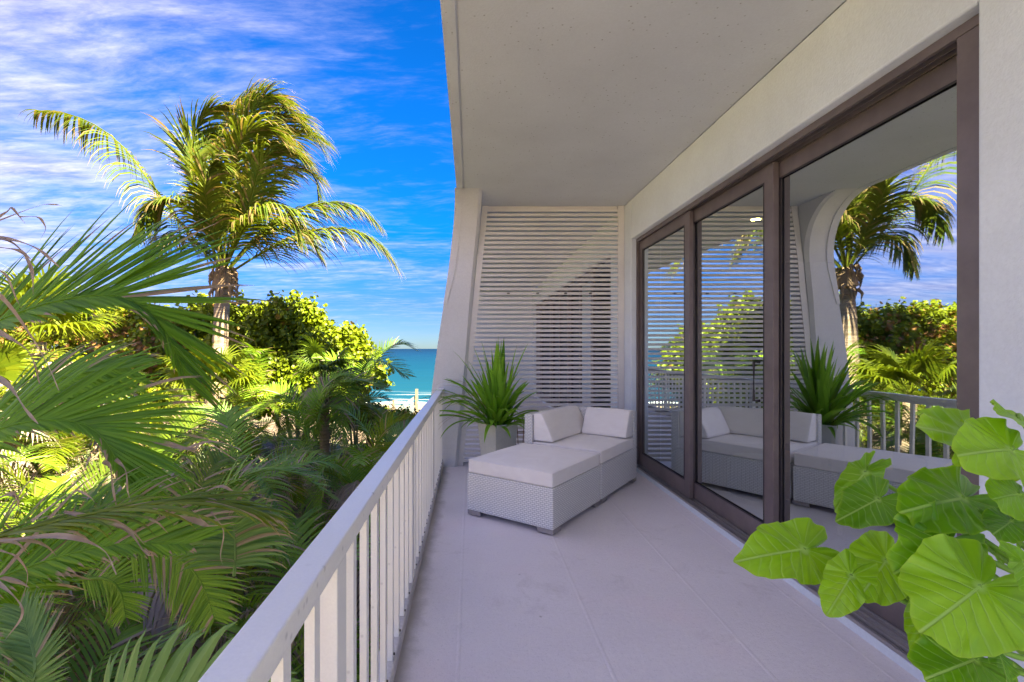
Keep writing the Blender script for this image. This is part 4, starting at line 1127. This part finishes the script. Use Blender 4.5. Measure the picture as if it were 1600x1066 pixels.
def strap(parent, az, el, L, wd, grav, seed, m='strap', x0=(0, 0, 0), twist=0.0, vee=0.28, n=14, name='leaf'):
    r = tone_rng(seed); mb = MB()
    d = Vector((math.cos(az) * math.cos(el), math.sin(az) * math.cos(el), math.sin(el)))
    q = Vector(x0); sdv = Vector((-math.sin(az), math.cos(az), 0)); tn = r.random(); ld = r.choice((0, 0, 0, .5))
    rows = []
    for i in range(n + 1):
        u = i / n
        w_ = wd * (0.55 + 0.6 * math.sin(math.pi * min(1, u * .62 + .2))) * (1 - u ** 5) * (1.0 if u < .98 else 0.1)
        wv = (sdv * math.cos(twist * u) + d.cross(sdv) * math.sin(twist * u)).normalized(); nn = wv.cross(d).normalized()
        if nn.z < 0: nn = -nn
        dr = max(0, (u - .88) * 6) * (1 if ld else 0.3)
        mb.v += [tuple(q - wv * w_ + nn * w_ * vee), tuple(q - nn * .001), tuple(q + wv * w_ + nn * w_ * vee)]
        mb.c += [(dr, tn, 0), (dr, min(1, tn + .3), 0), (dr, tn, 0)]
        g_ = grav * (0.2 + 1.6 * u) / n
        d = (d + Vector((0, 0, -g_))).normalized(); q = q + d * L / n
        if q.x < -9: break
    for i in range(n):
        for e in range(2): a = i * 3 + e; mb.f.append((a, a + 1, a + 4, a + 3))
    return mb.build(name, M[m], parent, smooth=True)
for k in range(118):
    az = k * 2.39996 + r.uniform(-.25, .25); f = (k + .5) / 118
    el = R(84 - 56 * f + r.uniform(-8, 8)); L = r.uniform(.80, 1.18) * (1 - .10 * f)
    if math.sin(az) < -0.35 and el < R(62): L *= 0.78
    if math.cos(az) > 0.3 and el < R(72): L *= 0.72
    if math.sin(az) > 0.55 and el < R(70): L *= 0.62
    strap(sp_, az, el, L, r.uniform(.025, .038), r.uniform(.5, 1.8) * (0.25 + f), 300 + k, x0=(r.uniform(-.07, .07), r.uniform(-.07, .07), -.02), twist=r.uniform(-.7, .7))
for k, (az, L) in enumerate(((3.35, 1.15), (3.2, 1.1), (3.5, 1.2), (3.0, .95))):
    strap(sp_, az, R(58), L, .020, 2.9, 700 + k, x0=(0, 0, 0), twist=.3)
for k in range(9):
    strap(sp_, r.uniform(2.6, 4.2), R(r.uniform(35, 70)), r.uniform(.9, 1.15), .005, r.uniform(1.2, 2.4), 730 + k, m='frondead', x0=(0, 0, 0), name='dry_leaf')
# rusty wire stand beside it
ws = thing('wire_stand', 'small rusty wire plant stand between the planter and the corner seat', 'stand', (0.63, 6.12, 0))
for k in range(4):
    a = k * math.pi / 2 + .4
    MB().tube([(.10 * math.cos(a), .10 * math.sin(a), 0), (.06 * math.cos(a), .06 * math.sin(a), .35), (.09 * math.cos(a), .09 * math.sin(a), .70), (.03 * math.cos(a), .03 * math.sin(a), .74)], .005, 6).build('leg', M['rust'], ws)
for z in (.25, .55, .68):
    MB().tube([(.075 * math.cos(i * .4189), .075 * math.sin(i * .4189), z) for i in range(16)], .004, 6, False).build('ring', M['rust'], ws)

# ------------------------------------------------------------------ elephant ear plant in the right foreground
ep = Vector((1.40, 1.02, 0))
ear = thing('elephant_ear', 'potted elephant ear plant with big bright green heart leaves in the right foreground', 'plant', ep + Vector((0, 0, .40)))
epot = thing('plant_pot', 'round white pot on the floor holding the elephant ear plant, below the frame', 'pot', ep)
mb = MB(); prof = [(0.0, 0.0), (.15, 0.0), (.20, .43), (.205, .45), (.185, .45), (.17, .38), (0.0, .38)]
for i in range(24):
    a = i * 2 * math.pi / 24
    for rr, z in prof: mb.v.append((rr * math.cos(a), rr * math.sin(a), z))
for i in range(24):
    for j in range(6):
        a = i * 7 + j; b = ((i + 1) % 24) * 7 + j; mb.f.append((a, b, b + 1, a + 1))
mb.build('pot_body', M['planter'], epot, smooth=True)
def heart(parent, att, tip, nrm, wscale, seed, fold=0.18, droop=0.15, hole=False):
    """heart leaf from its stalk point towards the tip, with lobes, wavy margin and raised veins"""
    r = tone_rng(seed); att = Vector(att); tip = Vector(tip)
    L = (tip - att).length * 0.95; d = (tip - att).normalized(); n = Vector(nrm); n = (n - d * n.dot(d)).normalized(); s = d.cross(n)
    NA, NR = 132, 20
    mb = MB(); ph = [r.uniform(0, 6.28) for _ in range(5)]; uvs = []
    for j in range(NR + 1):
        for i in range(NA):
            an = 2 * math.pi * i / NA                   # 0 = tip
            ca = math.cos(an)
            c2 = abs(an - math.pi) / math.pi            # 0 at the sinus, 1 at tip
            # outline radius
            rad = np.interp(c2, [0, .035, .09, .17, .27, .40, .55, .70, .85, .95, 1.0], [0.06, .28, .50, .62, .66, .64, .66, .72, .84, .96, 1.03])
            rad *= 1 + .030 * math.sin(6 * an + ph[0]) + .016 * math.sin(13 * an + ph[1]) + .006 * math.sin(29 * an + ph[2])
            q = j / NR; rr = rad * q
            x = rr * ca; y = rr * math.sin(an) * wscale
            z = -fold * abs(y) * (1 - .3 * q) + .05 * q
            z += -droop * max(0, x) ** 2 - .10 * max(0, -x) ** 2 - .06 * (y) ** 2
            z += (.065 * math.sin(4 * an + ph[2]) + .036 * math.sin(9 * an + ph[3]) + .020 * math.sin(17 * an + ph[4])) * q ** 2.2
            z += .006 * math.cos(2 * math.pi * 6.5 * (x - abs(y) * .55)) * min(1, 4 * abs(y)) * (1 if x > -.1 else 0)
            uvs.append((x, y))
            ve = 0
            mb.v.append(tuple(att + (d * x + s * y + n * z) * L))
            mb.c.append((q if q > .82 else 0, ve, 0))
    for j in range(NR):
        for i in range(NA):
            k = (i + 1) % NA; a = j * NA
            mb.f.append((a + i, a + k, a + NA + k, a + NA + i))
    o = mb.build('leaf', M['ear'], parent, smooth=True)
    ul = o.data.uv_layers.new(name='UVMap')
    for lp in o.data.loops: ul.data[lp.index].uv = uvs[lp.vertex_index]
    return o
def E(u, v, Y): return P(u, v, Y) - ear.location
stalk = []
ears = [  # stalk point, tip, Y at stalk, Y at tip, normal, width scale
    ((1533, 692), (1444, 660), 1.15, 1.07, (0.0, -0.75, .65), 0.62),
    ((1580, 703), (1508, 706), 1.05, 0.99, (0.1, -0.8, .6), 0.80),
    ((1505, 778), (1413, 796), 1.20, 1.12, (-0.1, -0.75, .7), 0.62),
    ((1372, 780), (1311, 812), 1.45, 1.42, (-.2, -.8, .5), 0.72),
    ((1352, 738), (1302, 797), 1.55, 1.50, (-.75, -.5, .3), 0.42),
    ((1257, 858), (1157, 872), 1.35, 1.30, (0, -.75, .65), 0.66),
    ((1385, 876), (1338, 940), 1.25, 1.20, (-.3, -.8, .5), 0.78),
    ((1480, 846), (1405, 896), 1.12, 1.06, (.0, -.85, .5), 0.80),
    ((1330, 900), (1292, 962), 1.24, 1.19, (-.5, -.75, .4), 0.62),
    ((1531, 917), (1438, 990), 1.02, .97, (-.1, -.8, .6), 0.92),
    ((1524, 1031), (1448, 1060), 1.04, .99, (-.2, -.7, .7), 0.85),
    ((1452, 950), (1430, 1032), 1.18, 1.12, (-.6, -.75, .4), 0.45),
    ((1592, 772), (1556, 778), 1.06, 1.02, (.0, -.8, .6), 1.0),
    ((1592, 655), (1576, 646), 1.10, 1.06, (0, -.7, .7), 1.1),
    ((1580, 815), (1550, 836), 1.14, 1.10, (-.5, -.6, .6), 0.7),
    ((1560, 1020), (1583, 1072), 1.0, .94, (.2, -.8, .5), 0.7),
    ((1470, 800), (1420, 820), 1.24, 1.19, (-.2, -.4, .9), 0.55),
    ((1600, 880), (1640, 950), 1.0, .95, (.3, -.8, .5), 0.9),
    ((1440, 905), (1412, 926), 1.30, 1.24, (-.2, -.6, .7), 0.9),
    ((1565, 968), (1545, 1000), 1.16, 1.12, (-.4, -.5, .8), 0.8),
    ((1540, 850), (1575, 880), 1.2, 1.2, (.2, -.4, .9), 0.8),
]
for i, (a, b, ya, yb, nr_, ws_) in enumerate(ears):
    A = E(*a, ya); B = E(*b, yb)
    heart(ear, A, B, nr_, ws_, 60 + i)
    base_ = Vector((random.uniform(-.06, .06), random.uniform(-.06, .06), -.02))
    rq = tone_rng(i); top = Vector((0.02 + rq.uniform(-.08, .1), rq.uniform(-.05, .1), A.z * rq.uniform(.55, .8)))
    MB().tube(catmull([base_, top, A + Vector((.05, .03, -.02)), A], 14), [0.011 - .0005 * k for k in range(15)], 7).build('stalk', M['stem'], ear, smooth=True)

# ================================================================== indoors, behind the glass
def em(name, col, s):
    def b(t): return t.n('ShaderNodeEmission', None, Color=col + (1,), Strength=s).outputs[0]
    return mat(name, b)
dl = thing('downlight', 'small warm ceiling downlight glowing inside the room behind the middle glass door', 'downlight', (3.20, 5.45, 3.06))
MB().tube([(0, 0, -.012), (0, 0, -.001)], .07, 20).build('trim', M['planter'], dl)
MB().tube([(0, 0, -.016), (0, 0, -.0125)], .05, 20).build('lamp', em('warm_lamp', (1.0, .6, .2), 9), dl)
pf = thing('pouf', 'pale round pouf inside behind the middle glass door', 'pouf', (3.0, 5.1, 0))
MB().tube([(0, 0, .06), (0, 0, .09), (0, 0, .42), (0, 0, .46)], [.24, .27, .27, .23], 24).build('pouf_body', M['pale'], pf, smooth=False)
MB().tube([(0, 0, .001), (0, 0, .06)], .2, 24).build('base', M['dark'], pf)
sf_ = thing('sofa', 'dark teal sofa inside the room behind the near glass door', 'sofa', (3.4, 2.6, 0), R(90))
MB().box(0, 1.9, -.9, 0, .12, .40).build('base', M['teal'], sf_, bevel=.03)
MB().box(0, 1.9, -.9, -.68, .41, .86).build('backrest', M['teal'], sf_, bevel=.05)
for x in (0, 1.72): MB().box(x, x + .18, -.675, 0, .405, .62).build('armrest', M['teal'], sf_, bevel=.04)
for x in (.2, .96): MB().box(x, x + .74, -.67, -.02, .405, .54).build('seat_cushion', M['teal'], sf_, bevel=.04)
for x in (.08, 1.76):
    for y in (-.84, -.06): MB().box(x, x + .06, y - .03, y + .03, 0.001, .12).build('leg', M['dark'], sf_)
ac = thing('armchair', 'tan high backed armchair inside the room reflected among the strap leaves', 'armchair', (3.35, 4.55, 0), R(200))
MB().box(-.34, .34, -.34, .34, .16, .44).build('seat', M['tan'], ac, bevel=.05)
MB().box(-.34, .34, .22, .36, .445, 1.38).build('backrest', M['tan'], ac, bevel=.06)
for x in (-.40, .30): MB().box(x, x + .10, -.32, .21, .445, .64).build('armrest', M['tan'], ac, bevel=.03)
for x in (-.28, .28):
    for y in (-.28, .28): MB().tube([(x, y, .001), (x, y, .16)], .02, 8).build('leg', M['wood'], ac)
